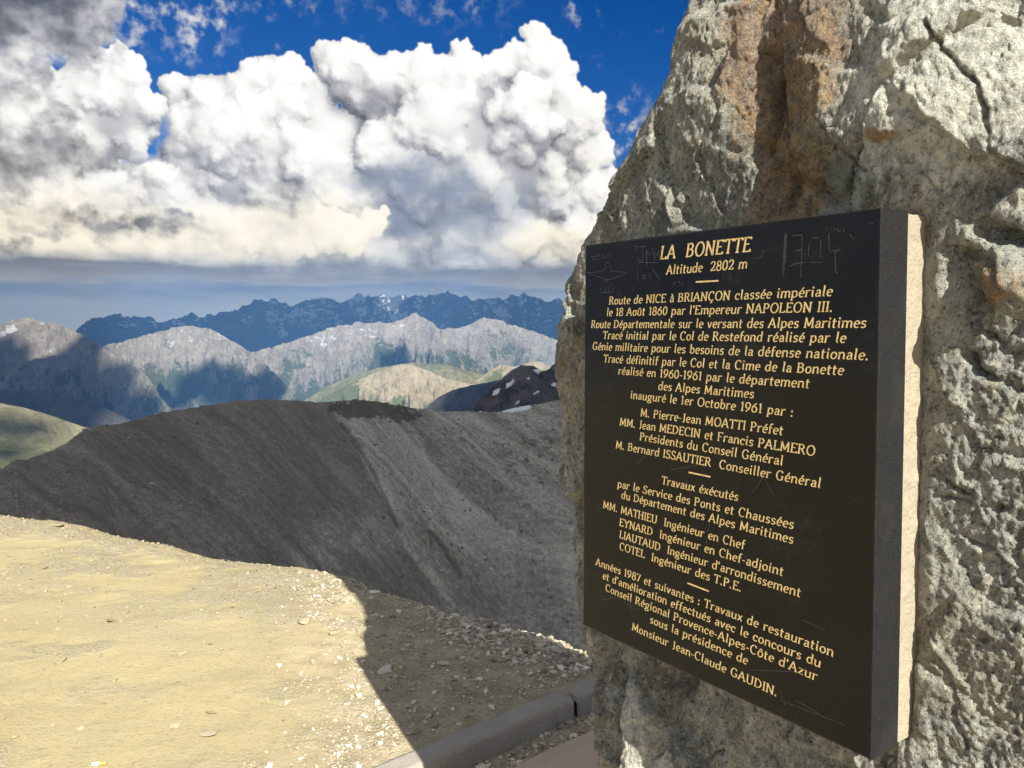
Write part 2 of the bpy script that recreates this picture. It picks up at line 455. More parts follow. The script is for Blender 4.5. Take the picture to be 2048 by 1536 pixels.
def bump(n, b, h, dist, strength=1.0):
    k = n.node('ShaderNodeBump'); k.inputs['Strength'].default_value = strength; k.inputs['Distance'].default_value = dist
    n.put(k.inputs['Height'], h); n.t.links.new(k.outputs[0], b.inputs['Normal'])
    return k

# ---------------------------------------------------------------- mountains, each range a relief of its own at its own distance
def slope_mat(name, rock, dark, green, snow=(0.86, 0.88, 0.92), sc_=0.01):
    m, n, b = material(name)
    p = n.node('ShaderNodeNewGeometry').outputs['Position']
    n1 = n.noise(p, sc_, 8, 0.68); n2 = n.noise(p, sc_ * 6, 6, 0.72); n4 = n.noise(n.vm('MULTIPLY', p, (1.0, 0.5, 0.35)), sc_ * 4, 5, 0.68); n3 = n.noise(p, sc_ * 0.22, 4, 0.55)
    c = n.mix(n.ss(n1, 0.34, 0.66), dark, rock)
    c = n.mix(n.m('MULTIPLY', n.ss(n2, 0.45, 0.7), 0.5), c, [x * 0.62 for x in rock])
    c = n.mix(n.m('MULTIPLY', n.ss(n4, 0.50, 0.66), 0.65), c, [x * 0.45 for x in rock])
    c = n.mix(n.m('MULTIPLY', n.ss(n4, 0.44, 0.32), 0.35), c, [min(.8, x * 1.3) for x in rock])
    g = n.ss(n.m('ADD', attr(n, 'green'), n.m('ADD', n.m('MULTIPLY', n.m('SUBTRACT', n1, 0.5), 2.0), n.m('MULTIPLY', n.m('SUBTRACT', n2, 0.5), 1.2))), 0.38, 0.74)
    c = n.mix(n.m('MULTIPLY', g, 0.9), c, n.mix(n3, [x * 0.7 for x in green], [x * 1.25 for x in green]))
    nsn = n.noise(n.vm('MULTIPLY', p, (1.0, 0.8, 1.7)), sc_ * 1.7, 4, 0.6, dist=0.6)
    s = n.ss(n.m('ADD', attr(n, 'snow'), n.m('ADD', n.m('MULTIPLY', n.m('SUBTRACT', nsn, 0.5), 2.0), n.m('MULTIPLY', n.m('SUBTRACT', n2, 0.5), 0.5))), 0.60, 0.65)
    c = n.mix(s, c, snow)
    n.put(b.inputs['Base Color'], c)
    b.inputs['Specular IOR Level'].default_value = 0.0
    bump(n, b, n.noise(p, sc_ * 5, 7, 0.75), 0.45 / sc_, 1.0)
    return m
LAYERS = {}
def ridge(name, sil, dist, front, back, sf, sb, mat, lam, amp, jag, seed, na=700, nr=150, az_lim=None, rough=0.5, round_=40.0,
          snow=None, green=None, stretch=2.2, skew=0.0, fine=0.0, spur=0.0, spur_o=0.0, key=None):
    sx = np.array([q[0] for q in sil], float); sy = np.array([q[1] for q in sil], float)
    a_s, e_s = azel(sx, sy)
    a0, a1 = az_lim or (a_s[0], a_s[-1])
    az = np.linspace(a0, a1, na).astype(np.float64)
    T = np.interp(az, a_s, np.tan(np.radians(e_s)))
    dpx = np.array([q[0] for q in dist], float); dd = np.array([q[1] for q in dist], float)
    D = np.interp(az, azel(dpx, np.full(len(dpx), 700.0))[0], dd)
    ker = np.hanning(max(3, na // 12) | 1); ker /= ker.sum()
    D = np.convolve(np.pad(D, len(ker) // 2, mode='edge'), ker, 'valid')
    t = np.linspace(-1, 1, nr)
    s = np.where(t < 0, -front * np.abs(t) ** 1.35, back * np.abs(t) ** 1.5)
    S, A = np.meshgrid(s, np.radians(az), indexing='ij')
    R = D[None, :] + S
    xl = A * D.mean()
    zr = CAMZ + T * D + jag * fbm2(xl[0] / (lam * 0.35), xl[0] * 0 + seed, 5, 0.62, seed=seed)
    base = np.where(S < 0, sf, sb) * (np.sqrt(S * S + round_ ** 2) - round_)
    wx = fbm2(xl / (lam * 1.3), S / (lam * 1.3), 4, seed=seed + 3) * 0.45
    u = xl / lam + wx + skew * S / lam
    v = S / (lam * stretch) + fbm2(xl / lam, S / lam, 3, seed=seed + 7) * 0.3
    rg = ridged2(u, v, 6, rough, seed=seed + 11)
    depth = np.minimum(np.abs(S) * 0.55, amp * (1 + 0.5 * np.minimum(np.abs(S) / front, 1)))
    z = zr[None, :] - base - depth * np.clip(1.0 - rg * 1.25, 0, 1)
    if spur:
        big_ = 1 - np.abs(perlin2(xl / (lam * 2.0) + wx * .9 + spur_o + .35 * S / lam, S / (lam * 9) + 3.3, seed + 23)) * 1.9
        b2_ = 1 - np.abs(perlin2(xl / (lam * .8) + wx * .8 - .3 * S / lam, S / (lam * 4) + 1.3, seed + 29)) * 1.9
        z = z - np.minimum(np.abs(S) * .8, spur) * np.clip(1.0 - big_, 0, 1.2) - np.minimum(np.abs(S) * .45, spur * .4) * np.clip(1.0 - b2_, 0, 1.2)
    if fine: z = z + fine * np.minimum(1, np.abs(S) / (round_ * 2)) * fbm2(xl / (lam * 0.06), S / (lam * 0.06), 5, 0.62, seed=seed + 17)
    X = np.sin(A) * R; Y = np.cos(A) * R
    e = np.degrees(np.arctan2(z - CAMZ, R))
    at = {'snow': snow(np.degrees(A), e, S, rg, z) if snow else np.zeros_like(z), 'green': green(np.degrees(A), e, S, rg, z) if green else np.zeros_like(z)}
    o = mesh_obj(name, np.stack([X, Y, z], -1), grid_faces(nr, na), mat, attrs=at)
    o['kind'] = 'structure'
    LAYERS[key or name] = (az, R, z)
    return o
def hit(layer, px, py):
    """Point of a range that the given direction meets first."""
    az, R, z = LAYERS[layer]
    a, e = azel(px, py)
    T = math.tan(math.radians(float(e)))
    f = np.clip(np.interp(float(a), az, np.arange(len(az))), 0, len(az) - 1.001); i = int(f); f -= i
    r = R[:, i] * (1 - f) + R[:, i + 1] * f; zz = z[:, i] * (1 - f) + z[:, i + 1] * f
    k = np.nonzero((zz - CAMZ) / r >= T)[0]
    k = max(1, k[0]) if len(k) else int(np.argmax((zz - CAMZ) / r))
    d0 = (zz[k - 1] - CAMZ) / r[k - 1] - T; d1 = (zz[k] - CAMZ) / r[k] - T
    w = 0.0 if d1 == d0 else np.clip(-d0 / (d1 - d0), 0, 1)
    rr = r[k - 1] * (1 - w) + r[k] * w; z2 = zz[k - 1] * (1 - w) + zz[k] * w
    return np.array([math.sin(math.radians(a)) * rr, math.cos(math.radians(a)) * rr, z2])
def pe(py): return float(azel(600, py)[1])
def pa(px): return float(azel(px, 700)[0])
def blob(a, e, lst, soft=0.6):
    r = 0
    for (x, y, rx, ry, k) in lst:
        d = np.hypot((a - pa(x)) * 27.6 / rx, (e - pe(y)) * 27.6 / ry)
        r = np.maximum(r, k * smooth(1 + soft, 1 - soft, d))
    return r

M_far = slope_mat('far_rock', (0.20, 0.20, 0.21), (0.10, 0.105, 0.12), (0.07, 0.09, 0.05), sc_=0.0095)
M_mid = slope_mat('mountain_rock', (0.66, 0.60, 0.50), (0.42, 0.385, 0.325), (0.12, 0.16, 0.085), sc_=0.010)
M_left = slope_mat('left_rock', (0.60, 0.54, 0.46), (0.36, 0.33, 0.28), (0.13, 0.16, 0.085), sc_=0.010)
M_knoll = slope_mat('knoll_rock', (0.74, 0.64, 0.45), (0.56, 0.48, 0.33), (0.20, 0.25, 0.125), sc_=0.012)
M_green = slope_mat('pasture', (0.62, 0.57, 0.36), (0.50, 0.48, 0.28), (0.34, 0.36, 0.175), sc_=0.006)
M_blue = slope_mat('grey_flank', (0.22, 0.21, 0.21), (0.13, 0.13, 0.135), (0.10, 0.12, 0.07), sc_=0.012)

FAR = [(-900,640),(-300,640),(60,690),(140,668),(155,660),(174,641),(190,636),(205,634),(228,629),(244,628),(263,638),(280,637),(297,633),(325,643),(343,639),(359,635),(379,628),(393,631),(407,634),(424,627),(448,625),(478,618),(497,606),(509,598),(518,603),(526,603),(538,599),(550,598),(566,606),(584,612),(597,605),(605,599),(620,601),(640,597),(656,596),(672,603),(687,605),(700,597),(721,588),(730,593),(741,595),(752,592),(765,590),(777,595),(789,592),(799,590),(810,590),(820,594),(830,591),(838,594),(844,592),(852,595),(861,589),(874,590),(884,586),(895,582),(904,588),(912,589),(922,594),(936,594),(946,600),(965,598),(984,594),(993,600),(1004,600),(1013,594),(1022,586),(1028,591),(1038,591),(1049,586),(1062,594),(1073,598),(1090,601),(1110,601),(1138,598),(1250,604),(1400,590),(1600,600),(2100,610)]
def snow_far(a, e, S, rg, z):
    return 0.52 * smooth(0.62, 0.30, rg) * smooth(pe(700), pe(640), e) * (S < 0) + blob(a, e, [(720,596,14,7,.35),(690,606,14,7,.3),(600,625,30,9,.2),(570,680,12,24,.25),(735,622,18,10,.3),(1000,625,14,12,.3),(1030,600,20,6,.2),(560,635,25,8,.2),(800,640,30,14,.35),(900,590,15,5,.3)]) * (0.6 + 0.4 * (rg < 0.45))
ridge('distant_mountain_range', FAR, [(-900,9500),(2100,9500)], 3000, 1000, 0.42, 0.5, M_far, 340, 340, 75, 101, na=1200, nr=170, round_=10, snow=snow_far, rough=0.55, spur=370)
MASS_L = [(-500,720),(60,720),(200,694),(300,668),(340,657),(376,651),(405,655),(424,659),(454,676),(478,689),(500,704),(520,718),(545,742),(575,775),(620,815),(700,870)]
MASS_C = [(300,840),(400,790),(470,730),(505,705),(533,696),(560,690),(581,683),(605,676),(632,666),(660,656),(690,650),(714,645),(740,646),(762,645),(789,646),(805,637),(822,628),(832,626),(850,637),(871,650),(890,668),(910,690),(940,715),(980,738),(1040,770),(1120,800)]
MASS_R = [(700,760),(780,705),(830,680),(871,660),(902,657),(920,655),(940,649),(958,640),(974,635),(992,639),(1011,645),(1040,654),(1063,662),(1104,675),(1125,686),(1180,700),(1300,720),(1300,720),(1500,700),(2000,690),(2700,700)]
def snow_mid(a, e, S, rg, z):
    return 0.22 * smooth(0.58, 0.28, rg) * smooth(400, 40, -S) + blob(a, e, [(690,665,60,14,.28),(640,680,40,20,.25),(790,646,30,8,.3),(400,668,60,16,.3),(930,655,26,10,.15),(350,690,50,16,.2)])
def green_mid(a, e, S, rg, z):
    return 0.56 * smooth(pe(680), pe(790), e) + 0.35 * smooth(0.6, 0.3, rg) - 0.1 + blob(a, e, [(780,715,40,40,.5),(1000,690,60,30,.3),(900,720,60,20,.45),(330,770,60,30,.3),(600,720,30,30,.2)])
MK = dict(mat=M_mid, snow=snow_mid, green=green_mid, rough=0.64)
ridge('mountains', MASS_R, [(700,6300),(974,7200),(2000,6600)], 2600, 1700, 0.50, 0.55, lam=210, amp=290, jag=30, seed=137, na=900, nr=260, round_=8, fine=22, spur=420, skew=.35, key='mass_right', **MK)
ridge('mountains', MASS_C, [(300,4700),(470,5100),(640,5900),(832,6100),(940,5500),(1120,4800)], 2500, 1700, 0.52, 0.55, lam=180, amp=290, jag=30, seed=131, na=1000, nr=300, round_=6, fine=22, spur=460, skew=.55, key='mass_middle', **MK)
ridge('mountains', MASS_L, [(-500,4700),(200,5000),(380,5500),(500,5000),(620,4200),(700,3900)], 2300, 1700, 0.50, 0.55, lam=170, amp=280, jag=26, seed=133, na=1000, nr=280, round_=6, fine=20, spur=420, skew=-.5, key='mass_left', **MK)
LEFT = [(-700,690),(-300,672),(-60,660),(0,650),(20,641),(44,634),(68,639),(90,643),(113,646),(132,653),(150,662),(191,687),(239,714),(273,735),(300,760),(330,805),(420,900)]
def snow_left(a, e, S, rg, z):
    return blob(a, e, [(26,656,10,10,.8),(5,668,9,6,.7),(85,646,5,3,.5),(75,702,9,5,.6),(100,697,7,5,.6),(120,730,30,10,.35),(90,745,30,5,.35)])
def green_left(a, e, S, rg, z): return 0.55 * smooth(pe(720), pe(800), e) + 0.1 * smooth(.5, .3, rg)
ridge('left_mountain', LEFT, [(-700,5600),(-100,5600),(44,5450),(150,5100),(330,4200),(420,3800)], 2600, 1200, 0.56, 0.5, M_left, 200, 280, 24, 151, na=900, nr=260, round_=6, snow=snow_left, green=green_left, fine=16, rough=0.62, spur=420, skew=.45)
HUMP = [(-600,800),(-200,782),(0,780),(90,782),(171,797),(210,815),(263,841),(330,880),(420,960)]
ridge('valley_spur', HUMP, [(-600,3000),(420,2800)], 1200, 900, 0.5, 0.5, M_blue, 180, 110, 6, 171, na=500, nr=120, round_=60, green=lambda a, e, S, rg, z: 0.35 + 0 * z, fine=8)
PAST = [(-600,800),(-200,795),(0,806),(44,814),(103,831),(178,857),(260,900),(400,980)]
ridge('pasture_slope', PAST, [(-600,1800),(400,1800)], 1000, 900, 0.36, 0.4, M_green, 260, 40, 3, 181, na=500, nr=120, round_=80, green=lambda a, e, S, rg, z: 0.40 + 0.3 * smooth(pe(840), pe(900), e), fine=3)
GRN = [(560,840),(611,799),(652,775),(700,752),(760,735),(823,725),(892,728),(926,739),(967,749),(1010,770),(1080,820)]
ridge('green_slope', GRN, [(560,4500),(1080,4500)], 1400, 1200, 0.42, 0.45, M_green, 260, 90, 5, 191, na=400, nr=140, round_=60, green=lambda a, e, S, rg, z: 0.62 + 0 * z, fine=8)
KNO = [(470,870),(600,830),(640,800),(690,772),(717,759),(745,748),(769,739),(788,732),(803,728),(823,730),(858,742),(888,756),(933,766),(980,776),(1060,800),(1140,830)]
ridge('sunny_knoll', KNO, [(470,3500),(1140,3700)], 1200, 900, 0.50, 0.5, M_knoll, 95, 150, 4, 201, na=600, nr=180, round_=24, rough=0.5, stretch=3.2, fine=6,
      green=lambda a, e, S, rg, z: 0.75 * smooth(pa(735), pa(690), a + 0.6 * (rg - .5)) + 0.45 * smooth(.42, .2, rg) * smooth(pe(750), pe(790), e) + 0.35 * smooth(pe(785), pe(815), e))
KN2 = [(860,840),(910,790),(943,766),(975,745),(1001,728),(1012,731),(1028,734),(1050,727),(1069,722),(1083,726),(1097,732),(1150,745),(1240,760),(1500,770)]
ridge('far_knoll', KN2, [(860,4000),(1500,4100)], 1200, 900, 0.5, 0.5, M_knoll, 170, 120, 4, 211, na=400, nr=120, round_=24, fine=6,
      green=lambda a, e, S, rg, z: 0.35 * smooth(.5, .25, rg) + 0.3 * smooth(pe(735), pe(760), e))
BLU = [(800,870),(850,818),(878,793),(905,780),(940,771),(974,765),(1010,757),(1100,750),(1300,760)]
ridge('shaded_flank', BLU, [(800,2600),(1300,2600)], 900, 700, 0.6, 0.5, M_blue, 120, 110, 5, 221, na=400, nr=120, round_=20, fine=6)

# the dark crag and the scree hill across the gully
M_crag, n, b = material('crag_rock')
p = n.node('ShaderNodeNewGeometry').outputs['Position']
c = n.mix(n.ss(n.noise(p, 0.05, 6, 0.65), 0.38, 0.62), (0.055, 0.052, 0.052), (0.16, 0.15, 0.14))
c = n.mix(n.ss(n.noise(p, 0.4, 5, 0.7), 0.56, 0.68), c, (0.26, 0.245, 0.22))
n.put(b.inputs['Base Color'], c)
bump(n, b, n.noise(p, 0.35, 6, 0.7), 2.2, 1.0)
CRAG = [(780,900),(870,850),(929,823),(945,812),(953,803),(968,792),(981,775),(1000,762),(1020,742),(1042,731),(1058,731),(1073,733),(1083,741),(1092,741),(1102,733),(1114,725),(1140,716),(1200,700),(1320,690),(1500,700),(1800,715),(2200,735),(2700,770)]
ridge('crag', CRAG, [(780,860),(1040,930),(1500,900),(2700,900)], 260, 240, 0.55, 0.6, M_crag, 60, 34, 5, 231, na=1500, nr=220, round_=5, rough=0.6, fine=5, stretch=1.4)

M_hill, n, b = material('scree')
p = n.node('ShaderNodeNewGeometry').outputs['Position']
fall = np.array([0.95, -0.31, -0.50]); fall /= np.linalg.norm(fall); side = np.cross(fall, [0, 0, 1]); side /= np.linalg.norm(side)
pf = n.comb(n.vm('DOT_PRODUCT', p, tuple(float(x) for x in fall)), n.vm('DOT_PRODUCT', p, tuple(float(x) for x in side)), 0.0)
st = n.noise(n.vm('MULTIPLY', pf, (0.022, 0.12, 1)), 1.0, 7, 0.66, dim='2D', dist=1.1)
st2 = n.noise(n.vm('MULTIPLY', pf, (0.09, 0.42, 1)), 1.0, 6, 0.70, dim='2D', dist=1.4)
big = n.noise(p, 0.02, 4, 0.55); med = n.noise(p, 0.30, 6, 0.70); tiny = n.noise(p, 0.9, 4, 0.75)
vo = n.voro(p, 0.55, rnd=1.0, detail=2, rough=0.7)
rub = attr(n, 'rubble')
c = n.mix(n.ss(st, 0.36, 0.66), (0.150, 0.127, 0.094), (0.225, 0.194, 0.147))
c = n.mix(n.m('MULTIPLY', n.ss(st2, 0.5, 0.75), 0.35), c, (0.28, 0.255, 0.21))
c = n.mix(n.m('MULTIPLY', n.ss(n.noise(p, 0.22, 6, 0.72), 0.57, 0.66), 0.55), c, (0.085, 0.077, 0.064))
drift = n.noise(n.vm('MULTIPLY', pf, (0.010, 0.030, 1)), 1.0, 5, 0.6, dim='2D', dist=0.8)         # loose and firm ground in long drifts
patchy = n.noise(p, 0.045, 5, 0.62)
c = n.mix(n.m('MULTIPLY', rub, n.ss(drift, 0.36, 0.62, 0.30, 0.85)), c, (0.62, 0.58, 0.43))
c = n.mix(n.m('MULTIPLY', n.m('MULTIPLY', rub, 0.75), n.ss(patchy, 0.54, 0.64)), c, (0.17, 0.165, 0.105))
c = n.mix(n.m('MULTIPLY', n.ss(n.m('ADD', med, n.m('MULTIPLY', patchy, 0.45)), 0.70, 0.80), n.m('MULTIPLY', rub, 0.6)), c, (0.60, 0.55, 0.43))
c = n.mix(n.m('MULTIPLY', n.ss(n.m('ADD', n.m('ADD', tiny, n.m('MULTIPLY', med, 0.5)), n.m('MULTIPLY', n.m('SUBTRACT', drift, 0.5), 0.5)), 0.76, 0.88), n.m('ADD', 0.12, n.m('MULTIPLY', rub, 0.85))), c, (0.80, 0.76, 0.64))
c = n.mix(n.m('MULTIPLY', n.ss(n.noise(p, 0.6, 5, 0.78), 0.55, 0.64), n.m('ADD', 0.35, n.m('MULTIPLY', rub, 0.5))), c, (0.045, 0.040, 0.032))
c = n.mix(n.m('MULTIPLY', n.ss(n.m('ADD', attr(n, 'green'), n.m('MULTIPLY', n.m('SUBTRACT', n.noise(p, 0.12, 6, 0.7), 0.5), 1.8)), 0.42, 0.62), 0.8), c, (0.075, 0.080, 0.036))
c = n.mix(n.m('MULTIPLY', attr(n, 'ledge'), 0.5), c, (0.62, 0.57, 0.47))
c = n.mix(n.ss(attr(n, 'dark'), 0.3, 1.0), c, n.mix(0.72, c, (0.045, 0.042, 0.040)))
n.put(b.inputs['Base Color'], c)
hh = n.m('ADD', n.m('MULTIPLY', med, 1.0), n.m('MULTIPLY', n.m('MULTIPLY', vo, n.m('ADD', rub, 0.25)), 0.5))
bump(n, b, n.m('ADD', n.m('ADD', hh, n.m('MULTIPLY', tiny, 0.5)), n.m('MULTIPLY', st2, 0.4)), 1.3, 1.0)
HILL = [(-500,1010),(-150,968),(0,944),(20,930),(34,922),(51,923),(70,915),(96,906),(130,889),(161,865),(175,860),(191,855),(246,848),(290,834),(342,822),(410,812),(478,802),(530,800),(598,802),(639,805),(700,802),(721,800),(741,802),(789,810),(823,816),(845,820),(861,821),(868,823),(892,824),(929,823),(960,826),(1001,824),(1060,812),(1120,800),(1200,788),(1500,770),(2000,760),(2700,790)]
def hill_build():
    sil = np.array(HILL, float); a_s, e_s = azel(sil[:, 0], sil[:, 1])
    na, nr = 1500, 420
    az = np.linspace(a_s[0], pa(2700), na)
    T = np.interp(az, a_s, np.tan(np.radians(e_s)))
    D = np.interp(az, [pa(q) for q in (-500, 0, 500, 800, 930, 1120, 1400)], [250, 330, 460, 580, 640, 730, 800])
    k = np.hanning(121); k /= k.sum(); D = np.convolve(np.pad(D, 60, mode='edge'), k, 'valid')
    t = np.linspace(-1, 1, nr)
    s = np.where(t < 0, -400 * np.abs(t) ** 1.15, 160 * np.abs(t) ** 1.5)
    S, A = np.meshgrid(s, np.radians(az), indexing='ij')
    R = np.maximum(D[None, :] + S, 60)
    X = np.sin(A) * R; Y = np.cos(A) * R
    fx, fy = 0.95, -0.31
    al = X * fx + Y * fy; ac = X * -fy + Y * fx               # along and across the fall line
    zr = CAMZ + T * D + 0.9 * fbm2(az * 1.6, az * 0 + 3, 5, 0.6, seed=301) + 0.8 * np.abs(fbm2(az * 7, az * 0 + 3, 5, 0.7, seed=305))
    z = zr[None, :] - np.where(S < 0, 0.43, 0.5) * (np.sqrt(S * S + 14 ** 2) - 14)
    E0 = np.degrees(np.arctan2(z - CAMZ, R)); AD = np.degrees(A)
    # which parts are coarse rubble: everything right of the line that drops from the crest
    lx = np.interp(E0, [pe(1250), pe(1100), pe(960), pe(840), pe(790)], [pa(905), pa(800), pa(742), pa(676), pa(660)])
    rub = smooth(-0.25, 0.45, AD - lx + 0.55 * fbm2(al / 40, ac / 14, 4, 0.6, seed=311))
    rub = np.maximum(rub, blob(AD, E0, [(700,1080,90,45,.9),(640,1120,60,25,.8)]) * (0.5 + fbm2(al / 12, ac / 9, 3, seed=313)))
    rub = np.clip(rub * (1 + .5 * smooth(1.6, .1, np.abs(AD - lx - .7))) * (0.62 + 0.6 * fbm2(al / 60, ac / 18, 4, seed=317)), 0, 1) + 0.10
    fade = np.minimum(1, np.abs(S) / 18)
    gul = ridged2(al / 190 + 0.25 * fbm2(X / 50, Y / 50, 3, seed=321), ac / 34 + 0.35 * fbm2(X / 70, Y / 70, 4, seed=323), 5, 0.55, seed=325)
    z = z + fade * (1.5 * (gul - 0.5) + 2.6 * fbm2(X / 60, Y / 60, 4, seed=329) + (0.22 + 0.42 * np.clip(rub, 0, 1)) * fbm2(X / 5, Y / 5, 5, 0.66, seed=331))
    # ledges of bedded rock low on the right and a dark runnel
    led = blob(AD, E0, [(1050,1100,90,90,1.0),(1100,1180,60,60,.8)])
    q = (z * 0.9 + ac * 0.10 + 1.2 * fbm2(X / 16, Y / 16, 4, seed=341)) / 4.5
    z = z + led * 2.2 * (smooth(0.25, 0.75, q - np.floor(q)) - 0.5)
    dark = np.zeros_like(z)
    for pts, w in (([(856,1068),(872,1085),(884,1105),(895,1125),(920,1165)], 7), ([(680,842),(708,885),(738,930),(760,985),(790,1060)], 7), ([(858,1068),(858,1100)], 3)):
        for i in range(len(pts) - 1):
            (x0, y0), (x1, y1) = pts[i], pts[i + 1]
            a0, e0, a1, e1 = pa(x0), pe(y0), pa(x1), pe(y1)
            tt = np.clip(((AD - a0) * (a1 - a0) + (E0 - e0) * (e1 - e0)) / ((a1 - a0) ** 2 + (e1 - e0) ** 2), 0, 1)
            dd = np.hypot(AD - a0 - tt * (a1 - a0), E0 - e0 - tt * (e1 - e0)) * 27.6
            dark = np.maximum(dark, smooth(1.6, .2, dd / w + .5 * fbm2(X / 9, Y / 9, 3, seed=351)))
    crag_ = blob(AD, E0, [(1070,880,110,60,1.0),(980,850,60,26,.7),(870,835,40,14,.6)], soft=.8) * smooth(.05, .35, fbm2(X / 13, Y / 13, 5, .66, seed=361))
    z = z - dark * 1.6 + crag_ * 2.4 * fbm2(X / 5, Y / 5, 4, .6, seed=363)
    dark = np.maximum(dark, crag_ * .9)
    grn = blob(AD, E0, [(740,818,90,18,.85),(800,834,50,12,.6),(950,835,60,10,.25),(880,1100,40,50,.22),(1060,930,110,90,.30),(700,900,30,30,.06),(960,900,70,50,.22),(1020,1000,90,60,.24)]) + 0.12 * rub
    o = mesh_obj('hill', np.stack([X, Y, z], -1), grid_faces(nr, na), M_hill, attrs={'rubble': rub, 'green': grn, 'dark': dark * .8, 'ledge': led * smooth(0.30, 0.70, np.abs(((q * 2) % 2) - 1) + .5 * fbm2(X / 4, Y / 4, 4, .65, seed=357))})
    o['kind'] = 'structure'
    LAYERS['hill'] = (az, R, z)
    return X, Y, z, rub
HILL_XYZ = hill_build()

# snow left in the hollows of the crag
M_snow, n, b = material('old_snow')
p = n.node('ShaderNodeNewGeometry').outputs['Position']
n.put(b.inputs['Base Color'], n.mix(n.noise(p, 0.25, 4, 0.6), (0.74, 0.76, 0.80), (0.90, 0.91, 0.93)))
b.inputs['Roughness'].default_value = 0.6
SNOWS = [('big wedge shaped snow patch on the saddle below the crag', 'hill', [(1002,825),(1022,815),(1043,808),(1060,808),(1063,815),(1050,822),(1026,825)]),
         ('long slanting snow patch high in the hollow of the dark crag', 'crag', [(1011,777),(1013,768),(1022,765),(1027,758),(1029,764),(1020,774)]),
         ('squarish snow patch low in the hollow of the dark crag', 'crag', [(984,791),(987,783),(995,778),(1001,777),(999,785),(992,791)]),
         ('snow patch just under the top of the dark crag', 'crag', [(1066,740),(1080,738),(1083,742),(1076,749),(1072,745)]),
         ('tiny snow fleck under the notch in the crag crest', 'crag', [(1054,756),(1059,755),(1060,758),(1056,760)]),
         ('flat snow streak on the crag right beside the standing stone', 'crag', [(1102,769),(1108,766),(1118,768),(1118,774),(1106,773)]),
         ('small thin snow streak on the slope below the dark crag', 'crag', [(1066,788),(1074,783),(1081,782),(1074,787),(1068,790)]),
         ('little slanted snow streak above the big snow patch', 'crag', [(1030,808),(1035,803),(1040,801),(1038,806),(1032,810)])]
for lab, lay, poly in SNOWS:
    cx = sum(q[0] for q in poly) / len(poly); cy = sum(q[1] for q in poly) / len(poly)
    ring = []
    for i in range(len(poly)):
        for t in np.linspace(0, 1, 5)[:-1]:
            ring.append((poly[i][0] * (1 - t) + poly[(i + 1) % len(poly)][0] * t, poly[i][1] * (1 - t) + poly[(i + 1) % len(poly)][1] * t))
    nr_ = len(ring); vs_, lev = [], (1.0, 0.97, 0.75, 0.4)
    for li, f in enumerate(lev):
        for i, (x, y) in enumerate(ring):
            w = 1 + 0.10 * math.sin(i * 2.1) + 0.07 * math.sin(i * 5.3)
            q = hit(lay, cx + (x - cx) * f * w, cy + (y - cy) * f * w)
            d = (CAM - q) / np.linalg.norm(CAM - q)
            vs_.append(q + np.array([0, 0, -0.6 if li == 0 else 0.4 + 0.2 * li]) + d * (0.0 if li == 0 else 1.2))
    q = hit(lay, cx, cy); vs_.append(q + np.array([0, 0, 0.9]) + (CAM - q) / np.linalg.norm(CAM - q) * 1.2)
    fs = []
    for li in range(len(lev) - 1):
        for i in range(nr_):
            j = (i + 1) % nr_
            fs.append((li * nr_ + i, li * nr_ + j, (li + 1) * nr_ + j, (li + 1) * nr_ + i))
    L0 = (len(lev) - 1) * nr_
    fs += [(L0 + i, L0 + (i + 1) % nr_, len(vs_) - 1, len(vs_) - 1) for i in range(nr_)]
    me = bpy.data.meshes.new('snow_patch')
    me.from_pydata([tuple(v) for v in vs_], [], [f if f[2] != f[3] else f[:3] for f in fs]); me.validate()
    for pl in me.polygons: pl.use_smooth = True
    me.materials.append(M_snow)
    o = bpy.data.objects.new('snow_patch', me); COL.objects.link(o)
    tag(o, lab, 'snow patch', 'snow patches on the crag')

# land under it all, out to the horizon
M_land, n, b = material('valley_land')
p = n.node('ShaderNodeNewGeometry').outputs['Position']
n.put(b.inputs['Base Color'], n.mix(n.noise(p, 0.002, 5, 0.6), (0.09, 0.11, 0.06), (0.24, 0.23, 0.18)))
rr = np.concatenate([np.linspace(60, 2000, 12), np.linspace(2600, 10600, 12)]); aa = np.linspace(0, 2 * np.pi, 97)[:-1]
Rg, Ag = np.meshgrid(rr, aa, indexing='ij')
zz = -420 - 700 * smooth(300, 5000, Rg) + 60 * fbm2(np.sin(Ag) * Rg / 3000, np.cos(Ag) * Rg / 3000, 4, seed=401)
o = mesh_obj('valley', np.stack([np.sin(Ag) * Rg, np.cos(Ag) * Rg, zz], -1), grid_faces(len(rr), 96, wrap=True), M_land)
o['kind'] = 'structure'

# unseen clouds added above and behind the camera, shaped to shade the slopes
def shadow_puffs(polys):
    ico_v, ico_f = ICO
    V, Fc = [], []
    rs = np.random.RandomState(77); k = 0
    for pts, zc, step in polys:
        pts = np.array(pts, float)
        q = pts + SUNV * ((zc - pts[:, 2]) / SUNV[2])[:, None]
        x0, y0 = q[:, :2].min(0); x1, y1 = q[:, :2].max(0)
        for gx in np.arange(x0, x1 + step, step):
            for gy in np.arange(y0, y1 + step, step):
                x = gx + (rs.rand() - .5) * step * .7; y = gy + (rs.rand() - .5) * step * .7
                ins = False; m = len(q)
                for i in range(m):
                    xa, ya = q[i, :2]; xb, yb = q[i - 1, :2]
                    if (ya > y) != (yb > y) and x < (xb - xa) * (y - ya) / (yb - ya) + xa: ins = not ins
                if not ins: continue
                r = step * (0.85 + 0.5 * rs.rand())
                V.append(ico_v * np.array([r, r, r * .55]) * (0.85 + 0.3 * rs.rand(len(ico_v), 1)) + np.array([x, y, zc + rs.rand() * step * .3]))
                Fc.append(ico_f + k); k += len(ico_v)
    return np.concatenate(V), np.concatenate(Fc)
